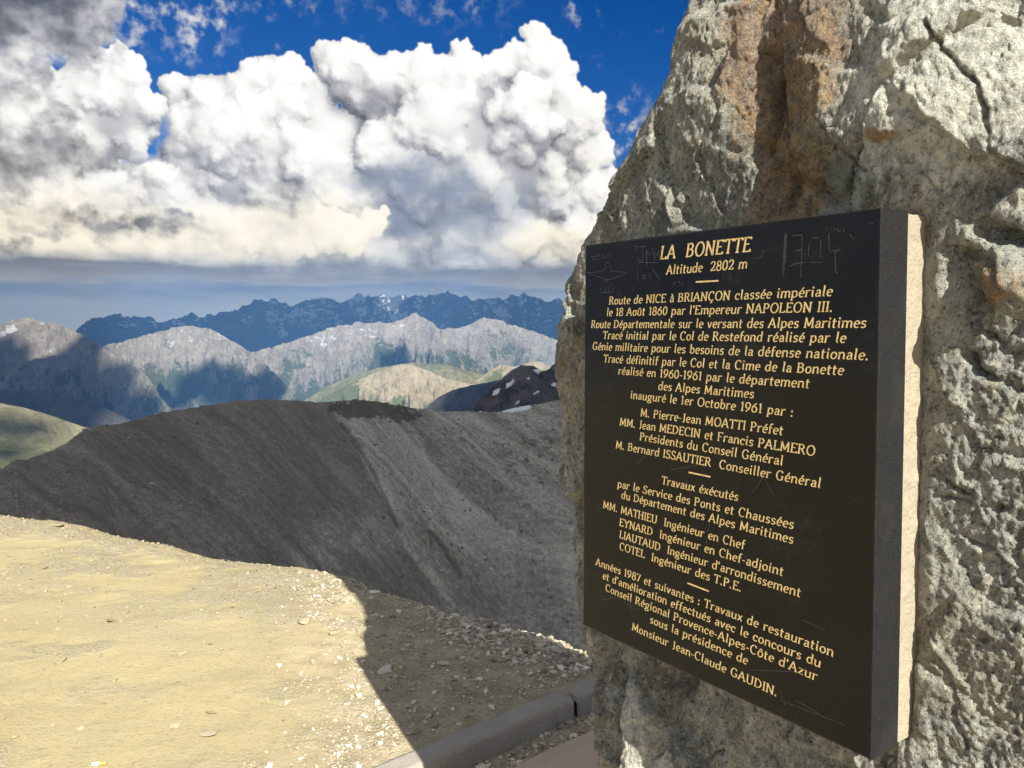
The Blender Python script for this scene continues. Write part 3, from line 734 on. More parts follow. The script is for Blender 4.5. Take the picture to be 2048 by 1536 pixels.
def icosphere(sub):
    import bmesh
    bm = bmesh.new(); bmesh.ops.create_icosphere(bm, subdivisions=sub, radius=1.0)
    v = np.array([q.co[:] for q in bm.verts]); f = np.array([[w.index for w in q.verts] for q in bm.faces]); bm.free()
    return v, f
ICO = icosphere(2)
def G(r, px, z):                                             # a point at a distance along a column of the photograph
    a = math.radians(pa(px)); return (math.sin(a) * r, math.cos(a) * r, z)
CLOUD_SHADE = [
    ([G(180,-1500,-60), G(180,1000,-60), G(180,2600,-60), G(1700,2700,-60), G(1700,980,-60), G(1100,820,-60), G(900,300,-60), G(700,-900,-60)], 1300, 70),     # the scree hill and the crag
    ([G(7900,-900,200), G(7900,900,200), G(8300,1700,200), G(11600,1700,200), G(11600,-900,200)], 5200, 420),                                              # the far range
    ([hit('left_mountain', *q) for q in ((-300,700),(0,690),(20,692),(35,725),(70,750),(100,748),(140,718),(185,730),(235,767),(272,800),(285,830))] + [G(3500,300,-520), G(3300,-400,-520)], 5500, 90),
    ([hit('valley_spur', *q) for q in ((-200,790),(170,800))] + [G(2650,200,-200), G(2300,180,-200), G(2300,-200,-200)], 6000, 200),
    ([hit('mass_left', *q) for q in ((360,770),(400,748),(440,758),(490,765),(540,785),(560,810),(380,815),(330,805))], 5500, 100),
    ([hit('mass_left', *q) for q in ((-100,725),(160,675),(225,690),(262,694),(225,706),(210,720),(100,735))], 5500, 110),
    ([hit('mass_middle', *q) for q in ((765,738),(785,705),(812,700),(812,738))], 5500, 70),
    ([hit('shaded_flank', *q) for q in ((880,800),(905,784),(974,768),(1000,790),(1000,830),(890,830))] + [G(2600,1100,-100), G(2900,1000,-100)], 5000, 120),
    ([hit('pasture_slope', *q) for q in ((-60,838),(30,842),(60,850),(140,868),(50,872),(-60,872))], 5000, 36),
    ([hit('pasture_slope', *q) for q in ((-60,905),(40,900),(60,920),(-60,935))], 5000, 34)]
M_cloud, n, b = material('shade_cloud')
b.inputs['Base Color'].default_value = (0.9, 0.9, 0.92, 1)
tl_ = n.node('ShaderNodeBsdfTranslucent'); tl_.inputs[0].default_value = (0.92, 0.91, 0.88, 1)   # thin cloud lets soft daylight through
mx_ = n.node('ShaderNodeMixShader'); mx_.inputs[0].default_value = 0.55
n.t.links.new(b.outputs[0], mx_.inputs[1]); n.t.links.new(tl_.outputs[0], mx_.inputs[2])
n.t.links.new(mx_.outputs[0], next(q for q in n.t.nodes if q.type == 'OUTPUT_MATERIAL').inputs[0])
v_, f_ = shadow_puffs(CLOUD_SHADE)
o = mesh_obj('clouds', v_, f_, M_cloud)
tag(o, 'white clouds added out of view to shade the slopes', 'clouds', kind='stuff')

# blue mountain air
hz_v = np.array([(x, y, z) for z in (-1260, HAZE_TOP) for y in (-HAZE_R, HAZE_R) for x in (-HAZE_R, HAZE_R)], float)
hz_f = np.array([(0, 2, 3, 1), (4, 5, 7, 6), (0, 1, 5, 4), (2, 6, 7, 3), (0, 4, 6, 2), (1, 3, 7, 5)])
M_haze = bpy.data.materials.new('air'); M_haze.use_nodes = True
_t = M_haze.node_tree; _t.nodes.clear()
_o = _t.nodes.new('ShaderNodeOutputMaterial'); _v = _t.nodes.new('ShaderNodeVolumePrincipled')
_v.inputs['Color'].default_value = (*HAZE_C, 1)
_v.inputs['Density'].default_value = HAZE_D
_v.inputs['Anisotropy'].default_value = -0.15
_t.links.new(_v.outputs[0], _o.inputs['Volume'])
o = mesh_obj('haze', hz_v, hz_f, M_haze, smooth_=False)
tag(o, 'blue mountain haze between the ranges', 'haze', kind='stuff')
# ---------------------------------------------------------------- the viewpoint: sandy terrace, gravel, kerb, round plinth
BROW = [(-900,930),(-400,985),(0,1025),(120,1040),(250,1068),(350,1090),(450,1112),(560,1124),(640,1134),(690,1143),(730,1162),(800,1184),(860,1206),(930,1230),(1000,1247),(1060,1264),(1130,1288),(1195,1312),(1400,1390),(1700,1500)]
_b = on_ground(np.array([q[0] for q in BROW]), np.array([q[1] for q in BROW]), -0.03)
def brow_y(x): return np.interp(x, _b[:, 0], _b[:, 1])
KA, KB = on_ground(830, 1498)[:2], on_ground(1194, 1347)[:2]
KD = (KB - KA) / np.linalg.norm(KB - KA); KN = np.array([KD[1], -KD[0]])       # along the kerb; towards the camera
KERB_W, LOW = 0.105, -0.094
def kerb_s(x, y): return (x - KA[0]) * KN[0] + (y - KA[1]) * KN[1]
def ground_z(x, y):
    d = (y - brow_y(x)) * 0.88
    q = np.clip(d + 0.32, 0, None)
    drop = np.where(q < 0.75, 0.5 * q * q * 1.05, 0.295 + 0.79 * (q - 0.75))
    drop = np.where(q > 60, 0.295 + 0.79 * 59.25 + 0.55 * (q - 60), drop)
    s = kerb_s(x, y)
    near = smooth(0.0, 0.5, np.abs(s - 0.05))
    und = 0.030 * fbm2(x / 1.6, y / 1.6, 3, seed=501) + 0.012 * fbm2(x / 0.35, y / 0.35, 4, seed=503)
    rimd = smooth(-0.9, 0.1, d)
    und = und + rimd * (0.030 * fbm2(x / 0.28, y / 0.28, 4, 0.6, seed=505) + 0.05 * fbm2(x / 0.9, y / 0.9, 3, seed=507)) + smooth(2, 30, q) * 2.5 * fbm2(x / 14, y / 14, 5, seed=509)
    hi = -drop + und * near - 0.006
    lo = LOW + 0.012 * fbm2(x / 0.4, y / 0.4, 3, seed=511)
    return np.where(s > 0.06, lo, hi)
def axis(lo, a, b, hi, fine, n_out):
    left = a - np.geomspace(fine, a - lo, n_out)[::-1]; right = b + np.geomspace(fine, hi - b, n_out)
    return np.concatenate([left, np.arange(a, b, fine), right])
gx, gy = axis(-90, -5.6, 1.2, 60, 0.016, 40), axis(-60, 2.5, 7.8, 150, 0.016, 44)
GX, GY = np.meshgrid(gx, gy)
GZ = ground_z(GX, GY)
d = (GY - brow_y(GX)) * 0.88
# gravelly ground: along the brow, in the lee of the stone, beside the kerb, and in drifts
def gravelly(x, y):
    d = (y - brow_y(x)) * 0.88
    r = smooth(-1.7, -0.5, d) * smooth(0.40, 0.62, 0.5 + 0.62 * fbm2(x / 0.9, y / 0.6, 4, 0.6, seed=521) + 0.10 * smooth(-1, 0, d))
    r = np.maximum(r, smooth(-0.95, -0.55, x) * (0.55 + 0.5 * fbm2(x / 0.5, y / 0.5, 4, seed=523)))
    r = np.maximum(r, smooth(0.75, 0.05, -kerb_s(x, y)) * smooth(0.35, 0.6, 0.5 + 0.7 * fbm2(x / 0.35, y / 0.35, 3, seed=525)) * smooth(-1.6, -0.6, x))
    r = np.maximum(r, 0.6 * smooth(0.60, 0.74, 0.5 + 0.6 * fbm2(x / 0.55, y / 0.4, 4, seed=527)))
    return np.clip(r, 0, 1)
GR = gravelly(GX, GY)
M_ground, n, b = material('sandy_ground')
p = n.node('ShaderNodeNewGeometry').outputs['Position']
n0 = n.noise(p, 0.9, 5, 0.6); n1 = n.noise(p, 7.0, 6, 0.68); n2 = n.noise(p, 55.0, 5, 0.7); n3 = n.noise(p, 240.0, 3, 0.7)
vor = n.voro(p, 70.0, detail=1, rough=0.6)
c = n.mix(n.ss(n0, 0.34, 0.66), (0.378, 0.325, 0.185), (0.425, 0.370, 0.220))
c = n.mix(n.m('MULTIPLY', n.ss(n1, 0.45, 0.68), 0.35), c, (0.42, 0.36, 0.195))
c = n.mix(n.m('MULTIPLY', n.ss(n2, 0.52, 0.66), 0.45), c, (0.22, 0.175, 0.10))
g = n.m('MULTIPLY', attr(n, 'gravelly'), n.ss(n.m('ADD', n1, n.m('MULTIPLY', n2, 0.5)), 0.5, 0.9))
gc = n.mix(n.ss(n2, 0.40, 0.62), (0.20, 0.175, 0.135), (0.44, 0.40, 0.32))
gc = n.mix(n.m('MULTIPLY', n.ss(n3, 0.5, 0.64), 0.7), gc, (0.56, 0.53, 0.46))
c = n.mix(n.m('MULTIPLY', g, 0.8), c, gc)
c = n.mix(attr(n, 'earth'), c, n.mix(n.ss(n1, 0.35, 0.65), (0.33, 0.275, 0.175), (0.50, 0.43, 0.29)))
c = n.mix(n.m('MULTIPLY', n.ss(n3, 0.60, 0.68), 0.4), c, (0.54, 0.48, 0.35))
n.put(b.inputs['Base Color'], c)
b.inputs['Specular IOR Level'].default_value = 0.08
hb = n.m('ADD', n.m('MULTIPLY', n1, 0.55), n.m('ADD', n.m('MULTIPLY', n2, n.fmix(attr(n, 'gravelly'), 0.35, 1.0)), n.m('MULTIPLY', vor, n.m('MULTIPLY', attr(n, 'gravelly'), 0.5))))
bump(n, b, n.m('ADD', hb, n.m('MULTIPLY', n3, 0.30)), 0.022, 0.80)
earth = smooth(-1.15, -0.55, GX + 0.10 * (GY - 3) * 2.2 + 0.30 * fbm2(GX / 0.6, GY / 0.6, 4, seed=531)) * 0.8  # brown earth over the shadow zone, its colour raised to lift the shade
earth = np.maximum(earth, (kerb_s(GX, GY) > 0.05) * 0.8)
o = mesh_obj('ground', np.stack([GX, GY, GZ], -1), grid_faces(len(gy), len(gx)), M_ground, attrs={'gravelly': GR, 'earth': earth})
o['kind'] = 'structure'

# stones
def stone_shapes(nvar, sub, seed):
    v0, f0 = icosphere(sub); rs = np.random.RandomState(seed); out = []
    for k in range(nvar):
        v = v0.copy()
        for _ in range(13):                                     # chip flat faces off
            nn = rs.normal(size=3); nn /= np.linalg.norm(nn); lim = 0.32 + 0.45 * rs.rand()
            dd = v @ nn; v -= np.where(dd > lim, dd - lim, 0)[:, None] * nn
        v *= 1 + 0.14 * (rs.rand(len(v), 1) - .5)
        out.append(v)
    return out, f0
SH1, SF1 = stone_shapes(14, 1, 5)
SH2, SF2 = stone_shapes(10, 2, 9)
def scatter(name, pts, size, shapes, f0, mat, seed, flat=(0.35, 0.8), sink=0.25):
    rs = np.random.RandomState(seed); N = len(pts)
    V = np.empty((N, len(shapes[0]), 3), np.float32)
    idx = rs.randint(0, len(shapes), N); th = rs.rand(N) * 6.283; tx = rs.normal(size=N) * .22
    sx = size * (0.7 + 0.7 * rs.rand(N)); sy = size * (0.7 + 0.5 * rs.rand(N)); sz = size * (flat[0] + (flat[1] - flat[0]) * rs.rand(N))
    for i in range(N):
        v = shapes[idx[i]] * (sx[i], sy[i], sz[i])
        c, s = math.cos(th[i]), math.sin(th[i]); c2, s2 = math.cos(tx[i]), math.sin(tx[i])
        y, z = v[:, 1] * c2 - v[:, 2] * s2, v[:, 1] * s2 + v[:, 2] * c2
        V[i, :, 0] = v[:, 0] * c - y * s + pts[i, 0]; V[i, :, 1] = v[:, 0] * s + y * c + pts[i, 1]; V[i, :, 2] = z + pts[i, 2] + sz[i] * (1 - sink * 2) * .7
    F = (f0[None] + (np.arange(N) * len(shapes[0]))[:, None, None]).reshape(-1, 3)
    tone = np.repeat(rs.rand(N), len(shapes[0])); hue = np.repeat(rs.rand(N), len(shapes[0]))
    return mesh_obj(name, V.reshape(-1, 3), F, mat, smooth_=False, attrs={'tone': tone, 'hue': hue})
def stone_mat(name, dust, k=1.0):
    m, n, b = material(name)
    p = n.node('ShaderNodeNewGeometry').outputs['Position']
    t = attr(n, 'tone')
    c = n.mix(n.ss(t, 0.0, 0.55, kind='LINEAR'), [x * k for x in (0.13, 0.115, 0.095)], [x * k for x in (0.36, 0.325, 0.26)])
    c = n.mix(n.ss(t, 0.6, 1.0, kind='LINEAR'), c, [x * k for x in (0.60, 0.56, 0.47)])
    c = n.mix(n.m('MULTIPLY', n.ss(attr(n, 'hue'), 0.80, 1.0), 0.6), c, (0.34, 0.22, 0.11))
    c = n.mix(n.m('MULTIPLY', n.ss(n.noise(p, 130, 5, 0.7), 0.42, 0.66), 0.4), c, n.mix(0.5, c, (0.62, 0.58, 0.5)))
    c = n.mix(dust, c, (0.36, 0.30, 0.155))
    n.put(b.inputs['Base Color'], c)
    b.inputs['Specular IOR Level'].default_value = 0.15
    bump(n, b, n.noise(p, 160, 5, 0.7), 0.004, 0.7)
    return m
M_grav = stone_mat('gravel_shade_lifted', 0.10, 1.35)  # gravel in the shadow, its colour lifted to make up for weak light
M_gravl = stone_mat('sandy_gravel', 0.50, 0.56)  # same stone mix for sunlit sand, dustier and toned down
rs = np.random.RandomState(41)
def sample(nmax, x0, x1, y0, y1, dens):
    P = np.stack([x0 + (x1 - x0) * rs.rand(nmax), y0 + (y1 - y0) * rs.rand(nmax)], -1)
    keep = rs.rand(nmax) < dens(P[:, 0], P[:, 1]); P = P[keep]
    return np.concatenate([P, ground_z(P[:, 0], P[:, 1])[:, None]], 1)
def on_top(x, y): return (kerb_s(x, y) < -0.03) & ((y - brow_y(x)) < 0.7)
sandy = lambda x, y: smooth(-0.55, -1.15, x + 0.2 * (y - 3))
pts = sample(90000, -5.4, 0.0, 2.6, 8.0, lambda x, y: on_top(x, y) * sandy(x, y) * (0.07 + 0.62 * gravelly(x, y) ** 1.3))
o = scatter('gravel', pts, 0.0036 * np.clip(rs.pareto(2.3, len(pts)) + 0.7, 0.7, 5.0), SH1, SF1, M_gravl, 43)
tag(o, 'small sandy gravel strewn over the sunlit terrace', 'gravel', kind='stuff')
heap = lambda x, y: smooth(-0.75, -0.1, (y - brow_y(x))) * smooth(-0.75, -0.05, x)
pts = sample(60000, -1.6, 1.2, 2.6, 6.2, lambda x, y: on_top(x, y) * (1 - sandy(x, y)) * np.clip(0.10 + 0.5 * gravelly(x, y) + 0.6 * heap(x, y), 0, 1))
o = scatter('gravel', pts, (0.0050 + 0.004 * heap(pts[:, 0], pts[:, 1])) * np.clip(rs.pareto(2.5, len(pts)) + 0.75, 0.7, 4.2), SH1, SF1, M_grav, 45)
tag(o, 'grey gravel in the shade behind the kerb', 'gravel', kind='stuff')
PL_Z = -0.076
_q = [on_ground(*a_, PL_Z)[:2] for a_ in ((1007, 1535), (1090, 1493), (1194, 1449))]
_A = 2 * np.array([_q[1] - _q[0], _q[2] - _q[0]]); PL_C = np.linalg.solve(_A, np.array([_q[1] @ _q[1] - _q[0] @ _q[0], _q[2] @ _q[2] - _q[0] @ _q[0]]))
PL_R = float(np.linalg.norm(_q[0] - PL_C))
def strip(x, y): s = kerb_s(x, y); return (s > KERB_W + 0.002) & (np.hypot(x - PL_C[0], y - PL_C[1]) > PL_R - 0.03) & (s < 0.75)
pts = sample(30000, -1.2, 0.9, 2.2, 4.2, lambda x, y: strip(x, y) * 0.5)
o = scatter('gravel', pts, 0.0075 * np.clip(rs.pareto(2.6, len(pts)) + 0.8, 0.8, 3.6), SH1, SF1, M_grav, 47)
tag(o, 'loose stones filling the strip between kerb and plinth', 'gravel', kind='stuff')

# boulders and blocks lying on the scree across the gully
hX, hY, hZ, hR = HILL_XYZ
rs = np.random.RandomState(53)
ii = rs.randint(60, 330, 60000); jj = rs.randint(120, 1100, 60000)
kp = rs.rand(60000) < np.clip(hR[ii, jj], 0, 1) ** 1.5 * 0.55 * np.clip(0.5 + 1.4 * fbm2(hX[ii, jj] / 22, hY[ii, jj] / 22, 4, seed=541), 0, 1) + 0.012
ii, jj = ii[kp], jj[kp]
pts = np.stack([hX[ii, jj] + rs.normal(size=len(ii)) * .8, hY[ii, jj] + rs.normal(size=len(ii)) * .8, hZ[ii, jj]], -1)
M_blk, n, b = material('scree_block')
t_ = attr(n, 'tone')
c = n.mix(n.ss(t_, 0.0, 0.6, kind='LINEAR'), (0.07, 0.06, 0.045), (0.38, 0.34, 0.27)); c = n.mix(n.ss(t_, 0.6, 1.0, kind='LINEAR'), c, (0.74, 0.69, 0.58))
n.put(b.inputs['Base Color'], n.mix(n.m('MULTIPLY', n.noise(n.node('ShaderNodeNewGeometry').outputs['Position'], 2.0, 4, 0.7), 0.5), c, (0.2, 0.18, 0.14)))
o = scatter('scree_blocks', pts, 0.42 * np.clip(rs.pareto(2.0, len(pts)) + 0.8, 0.8, 4.5), SH1, SF1, M_blk, 55, flat=(0.4, 0.8))
tag(o, 'broken blocks strewn over the shaded scree hill', 'scree', kind='stuff')

# larger stones one can point to
M_stone_lit = stone_mat('stone_sunlit', 0.45, 0.72)  # copy for stones in the sun, colour toned down
M_stone_shade = stone_mat('stone_shade_lifted', 0.05, 1.4)  # copy for stones in the shadow, colour lifted against the shade
STONES = [  # pixel of the photograph, half width in m, flatness, tone, turn, words
    (232,1243,0.060,0.30,.62,0.2,'flat tan slab of stone half buried in open sand'), (366,1307,0.047,0.30,.85,0.4,'pale flat oval stone lying alone mid sand'),
    (124,1324,0.030,0.75,.50,1.0,'small blocky stone with a dark shadow on bare sand'), (200,1312,0.020,0.55,.35,2.0,'small dark brown stone leaning on bare sand'),
    (610,1240,0.075,0.32,.75,0.5,'broad pale slab at the right edge of the sunlit sand'), (676,1264,0.055,0.40,.55,1.2,'tilted flat stone just below the broad pale slab'),
    (458,1117,0.050,0.55,.80,0.3,'pale chunky stone sitting on the sunlit brow'), (30,1024,0.085,0.45,.70,0.1,'long pale boulder at the left end of the brow'),
    (118,1053,0.085,0.30,.35,2.9,'dark flat rock low in the slope near the left brow'), (90,1137,0.040,0.60,.25,0.6,'brownish cracked stone left of the sandy middle'),
    (8,1147,0.034,0.50,.35,0.4,'dark edged stone cut by the left frame edge'), (415,1468,0.038,0.35,.80,2.8,'flat wedge stone in the near sand'),
    (350,1453,0.030,0.40,.75,0.2,'thin pale chip of stone near the bottom of the sand'), (160,1459,0.024,0.50,.90,0.8,'whitish angular stone near the cigarette end'),
    (30,1475,0.026,0.55,.60,1.2,'rounded stone near the bottom left corner'), (420,1427,0.022,0.50,.20,0.0,'dark little stone in the near sand'),
    (925,1248,0.040,0.35,.80,0.9,'light slanted shard on the shaded gravel slope'), (886,1328,0.034,0.60,.62,0.2,'grey rounded stone on the shaded earth'),
    (770,1342,0.048,0.55,.72,0.7,'pale angular stone in the shade beside the shadow edge'), (972,1396,0.018,0.8,.85,0.0,'narrow upright pale chip standing behind the kerb'),
    (985,1417,0.030,0.50,.75,2.6,'grey angular stone touching the kerb back'), (828,1406,0.022,0.70,.80,0.4,'small whitish stone alone on shaded earth'),
    (976,1506,0.046,0.55,.78,0.6,'biggest rounded stone in the strip before the kerb'), (966,1534,0.032,0.60,.75,2.2,'pale stone at the bottom edge of the gravel strip'),
    (748,1186,0.036,0.60,.92,0.4,'bright stone on the shaded brow beside the sunlit edge'), (1032,1325,0.020,0.6,1.0,0.2,'white pebble glinting on the shaded gravel'),
    (897,1264,0.030,0.45,.60,0.5,'grey tilted chip mid gravel slope'), (700,1090,0.0,0,0,0,'')]
for (x, y, r, fl, tone, th, lab) in STONES:
    if not lab: continue
    low = y > 1500 and x > 900
    q = on_ground(x, y, LOW if low else 0.0)
    z = float(ground_z(q[:1], q[1:2])[0])
    for _ in range(6):
        q = on_ground(x, y, z); z = float(ground_z(q[:1], q[1:2])[0])
    up = x == 972
    pt = np.array([[q[0], q[1], z]])
    o = scatter('stone', pt, np.array([r * .85]), SH2, SF2, M_stone_lit if x < 715 else M_stone_shade, int(x * 7 + y), flat=(fl * .9, fl * 1.1), sink=0.30)
    me = o.data
    me.attributes['tone'].data.foreach_set('value', np.full(len(me.vertices), tone, np.float32)); me.attributes['hue'].data.foreach_set('value', np.full(len(me.vertices), .3, np.float32))
    co = np.empty(len(me.vertices) * 3, np.float32); me.vertices.foreach_get('co', co); co = co.reshape(-1, 3) - np.float32(pt[0])
    if up: co = co * (0.8, 0.8, 2.6) + (0, 0, 0.015)
    else:
        c, s = math.cos(th), math.sin(th); co = co * (1.25, 0.85, 1.0); co = np.stack([co[:, 0] * c - co[:, 1] * s, co[:, 0] * s + co[:, 1] * c, co[:, 2]], -1)
    me.vertices.foreach_set('co', co.astype(np.float32).ravel()); me.update()
    o.location = pt[0]
    tag(o, lab, 'stone', 'larger stones on the terrace')

# kerb stones: concrete, rounded front edge, one metre long
M_conc, n, b = material('kerb_concrete')
p = n.node('ShaderNodeTexCoord').outputs['Object']
c = n.mix(n.noise(p, 5, 5, 0.6), (0.24, 0.222, 0.188), (0.40, 0.372, 0.32))
c = n.mix(n.m('MULTIPLY', n.ss(n.noise(p, 120, 4, 0.7), 0.56, 0.66), 0.6), c, (0.50, 0.48, 0.44))
c = n.mix(n.m('MULTIPLY', n.ss(n.noise(p, 160, 3, 0.7), 0.60, 0.68), 0.7), c, (0.07, 0.068, 0.065))
c = n.mix(n.m('MULTIPLY', n.ss(n.noise(p, 1.6, 5, 0.65), 0.5, 0.7), 0.5), c, (0.27, 0.23, 0.17))
n.put(b.inputs['Base Color'], c)
bump(n, b, n.m('ADD', n.noise(p, 90, 5, 0.7), n.m('MULTIPLY', n.noise(p, 14, 4, 0.6), 0.8)), 0.006, 0.8)
def kerb_stone(s0, length, label, dz=0.0, yaw=0.0):
    prof = [(0.0, -0.30), (0.0, -0.012), (0.004, 0.0)]
    rc = 0.016
    for t in np.linspace(90, 0, 9): prof.append((KERB_W - rc + rc * math.cos(math.radians(t)), -rc + rc * math.sin(math.radians(t)) - 0.006 * (90 - t) / 90))
    prof += [(KERB_W + 0.010, -0.30)]
    prof = np.array(prof)
    dense = []
    for i in range(len(prof) - 1):
        m = max(1, int(np.linalg.norm(prof[i + 1] - prof[i]) / 0.012))
        for t in range(m): dense.append(prof[i] + (prof[i + 1] - prof[i]) * t / m)
    dense.append(prof[-1]); dense = np.array(dense); npf = len(dense)
    xs = np.concatenate([[0, 0.004, 0.010], np.arange(0.022, length - 0.02, 0.012), [length - 0.010, length - 0.004, length]])
    ins = np.interp(xs, [0, 0.010, length - 0.010, length], [0.010, 0, 0, 0.010])
    V = []
    for xx, ii in zip(xs, ins):
        cen = np.array([KERB_W / 2, -0.15]); q = dense + (cen - dense) * np.minimum(1, ii / 0.06)[..., None]
        V.append(np.stack([np.full(npf, xx), q[:, 0], q[:, 1]], -1))
    V = np.array(V)
    w = 0.0045 * fbm3(V[..., 0] / .09, V[..., 1] / .09, V[..., 2] / .09 + s0, 4, seed=601) + 0.0045 * np.clip(fbm3(V[..., 0] / .02, V[..., 1] / .02, V[..., 2] / .02, 3, seed=603) - .1, 0, 1)
    V[..., 1] += w * 1.2; V[..., 2] += w
    F = grid_faces(len(xs), npf)
    V2 = V.reshape(-1, 3); n0_ = len(V2)
    caps_v = [V[0].mean(0), V[-1].mean(0)]
    tri = []
    for i in range(npf - 1):
        tri.append((i, i, i + 1, n0_)); tri.append((n0_ - npf + i + 1, n0_ - npf + i + 1, n0_ - npf + i, n0_ + 1))
    V2 = np.concatenate([V2, caps_v])
    me = bpy.data.meshes.new('kerb_stone')
    me.from_pydata(V2.tolist(), [], [tuple(f) for f in F.tolist()] + [(a, c_, d_) for (a, _, c_, d_) in tri]); me.validate()
    for pl in me.polygons: pl.use_smooth = True
    me.materials.append(M_conc)
    o = bpy.data.objects.new('kerb_stone', me); COL.objects.link(o)
    o.location = (KA[0] + KD[0] * s0, KA[1] + KD[1] * s0, dz)
    o.rotation_euler = (0, 0, math.atan2(KD[1], KD[0]) + yaw)
    o.scale = (1, -1, 1)
    me.flip_normals()
    tag(o, label, 'kerb stone', 'kerb stones in a row')
JT = float(np.dot(on_ground(1126, 1381)[:2] - KA, KD))
kerb_stone(JT - 1.0 - 0.008, 1.0, 'concrete kerb stone whose near end lies in sunlight')
kerb_stone(JT + 0.010, 1.0, 'concrete kerb stone passing behind the standing rock', dz=-0.004, yaw=0.012)

# round plinth the stone stands on
M_pl, n, b = material('plinth_screed')
p = n.node('ShaderNodeTexCoord').outputs['Object']
c = n.mix(n.noise(p, 3, 5, 0.6), (0.43, 0.34, 0.235), (0.54, 0.44, 0.315))
c = n.mix(n.m('MULTIPLY', n.ss(n.noise(p, 200, 4, 0.7), 0.56, 0.68), 0.45), c, (0.20, 0.15, 0.10))
c = n.mix(n.m('MULTIPLY', n.ss(n.noise(p, 26, 5, 0.65), 0.52, 0.72), 0.35), c, (0.30, 0.225, 0.155))
n.put(b.inputs['Base Color'], c)
bump(n, b, n.noise(p, 150, 4, 0.7), 0.002, 0.6)
prof = [(0.0, 0.0), (0.4, 0.0), (1.0, 0.0)] + [(r, 0.0) for r in np.linspace(1.2, PL_R - .04, 12)] + [(PL_R - .04 + .04 * math.sin(math.radians(t)), -.04 + .04 * math.cos(math.radians(t))) for t in np.linspace(10, 90, 8)] + [(PL_R + .004, -.25)]
seg = 160
V = np.array([[(max(r, 1e-4) * math.cos(a), max(r, 1e-4) * math.sin(a), z) for a in np.linspace(0, 2 * math.pi, seg, endpoint=False)] for r, z in prof])
V[..., 2] += 0.004 * fbm2(V[..., 0] / .3, V[..., 1] / .3, 3, seed=611)
o = mesh_obj('round_plinth', V, grid_faces(len(prof), seg, wrap=True)[:, ::-1], M_pl, loc=(PL_C[0], PL_C[1], PL_Z))
tag(o, 'tan concrete plinth with a round edge under the standing rock', 'plinth')

# cigarette end
def tube(name, a, b_, r, mat, parent, seg=14):
    a = np.array(a, float); b_ = np.array(b_, float); d = (b_ - a) / np.linalg.norm(b_ - a); s = np.cross(d, [0, 0, 1.0]); s /= np.linalg.norm(s); u = np.cross(s, d)
    rings = [(a, .55), (a, .95), (a + (b_ - a) * .05, 1), (a + (b_ - a) * .5, .97), (b_ - (b_ - a) * .05, 1), (b_, .95), (b_, .5)]
    V = np.array([[c_ + (s * math.cos(t) + u * math.sin(t)) * r * k for t in np.linspace(0, 2 * math.pi, seg, endpoint=False)] for c_, k in rings])
    F = grid_faces(len(rings), seg, wrap=True).tolist()
    V2 = V.reshape(-1, 3)
    me = bpy.data.meshes.new(name); me.from_pydata(V2.tolist(), [], [tuple(f) for f in F] + [tuple(range(seg))[::-1], tuple(range(len(V2) - seg, len(V2)))])
    for pl in me.polygons: pl.use_smooth = True
    me.materials.append(mat)
    o = bpy.data.objects.new(name, me); COL.objects.link(o); o.parent = parent; return o
def plain(name, col, rough=0.8):
    m, n, b = material(name)
    p = n.node('ShaderNodeTexCoord').outputs['Object']
    n.put(b.inputs['Base Color'], n.mix(n.ss(n.noise(p, 400, 4, 0.6), 0.4, 0.7), col, [x * 0.82 for x in col])); b.inputs['Roughness'].default_value = rough
    return m
q = on_ground(195, 1524, 0.012); z = float(ground_z(q[:1], q[1:2])[0])
e = bpy.data.objects.new('cigarette_end', None); COL.objects.link(e); e.location = (q[0], q[1], z + 0.006)
tag(e, 'trodden cigarette end with orange filter lying on the sand', 'cigarette end')
tube('paper', (-0.020, 0.0, 0.001), (0.004, 0.004, 0.0015), 0.0072, plain('cigarette_paper', (0.86, 0.85, 0.80)), e)
tube('filter', (0.0045, 0.0042, 0.0015), (0.028, 0.009, 0.001), 0.0070, plain('cigarette_filter', (0.66, 0.36, 0.10)), e)
# ---------------------------------------------------------------- the standing stone (u along the plaque to the right, w out of it, z up)
def _plan(px):
    return np.array([(px - 1024) / FPX, 1 / math.cos(PITCH), 0.0])
SU = -_plan(-105.0); SU /= np.linalg.norm(SU)
SN = np.array([SU[1], -SU[0], 0.0])
_r = ray(1762, 415)
SO = np.array([_r[0] * 1.2 / _r[1], 1.2, 0.0])
def to_uwz(P): q = np.asarray(P) - SO; return np.stack([q @ SU, q @ SN, q[..., 2]], -1)
def plane_uv(px, py, w=0.0):                                     # where a photograph pixel meets the plane at depth w
    d = ray(px, py); o = to_uwz(CAM); du = d @ SU; dw = d @ SN
    t = (w - o[1]) / dw
    return o[0] + du * t, CAMZ + d[..., 2] * t
LIP = 0.124                                                      # front of the plaque to the rock
RC = 0.13
SIL = [(1376,-8),(1340,150),(1322,195),(1300,232),(1284,268),(1262,310),(1248,336),(1216,384),(1192,440),(1168,500),(1147,570),(1128,650),(1121,690),(1119,740),(1122,800),(1128,850),(1132,900),(1138,960),(1146,1040),(1152,1110),(1160,1190),(1170,1240),(1184,1300),(1190,1350),(1194,1400),(1197,1450),(1203,1500),(1209,1545)]
co_ = to_uwz(CAM); _zl, _ul = [], []
for (x, y) in SIL:
    d = ray(x, y); r2 = np.array([d @ SU, d @ SN]); ln = np.linalg.norm(r2); r2 /= ln
    nm = np.array([r2[1], -r2[0]])
    if nm[0] > 0: nm = -nm
    w0 = -LIP
    cu = (co_[:2] @ nm - RC - (w0 - RC) * nm[1]) / nm[0]
    tp = np.array([cu, w0 - RC]) + RC * nm
    t = np.linalg.norm(tp - co_[:2]) / ln
    _zl.append(CAMZ + d[2] * t); _ul.append(cu - RC)
_zl, _ul = np.array(_zl)[::-1], np.array(_ul)[::-1]
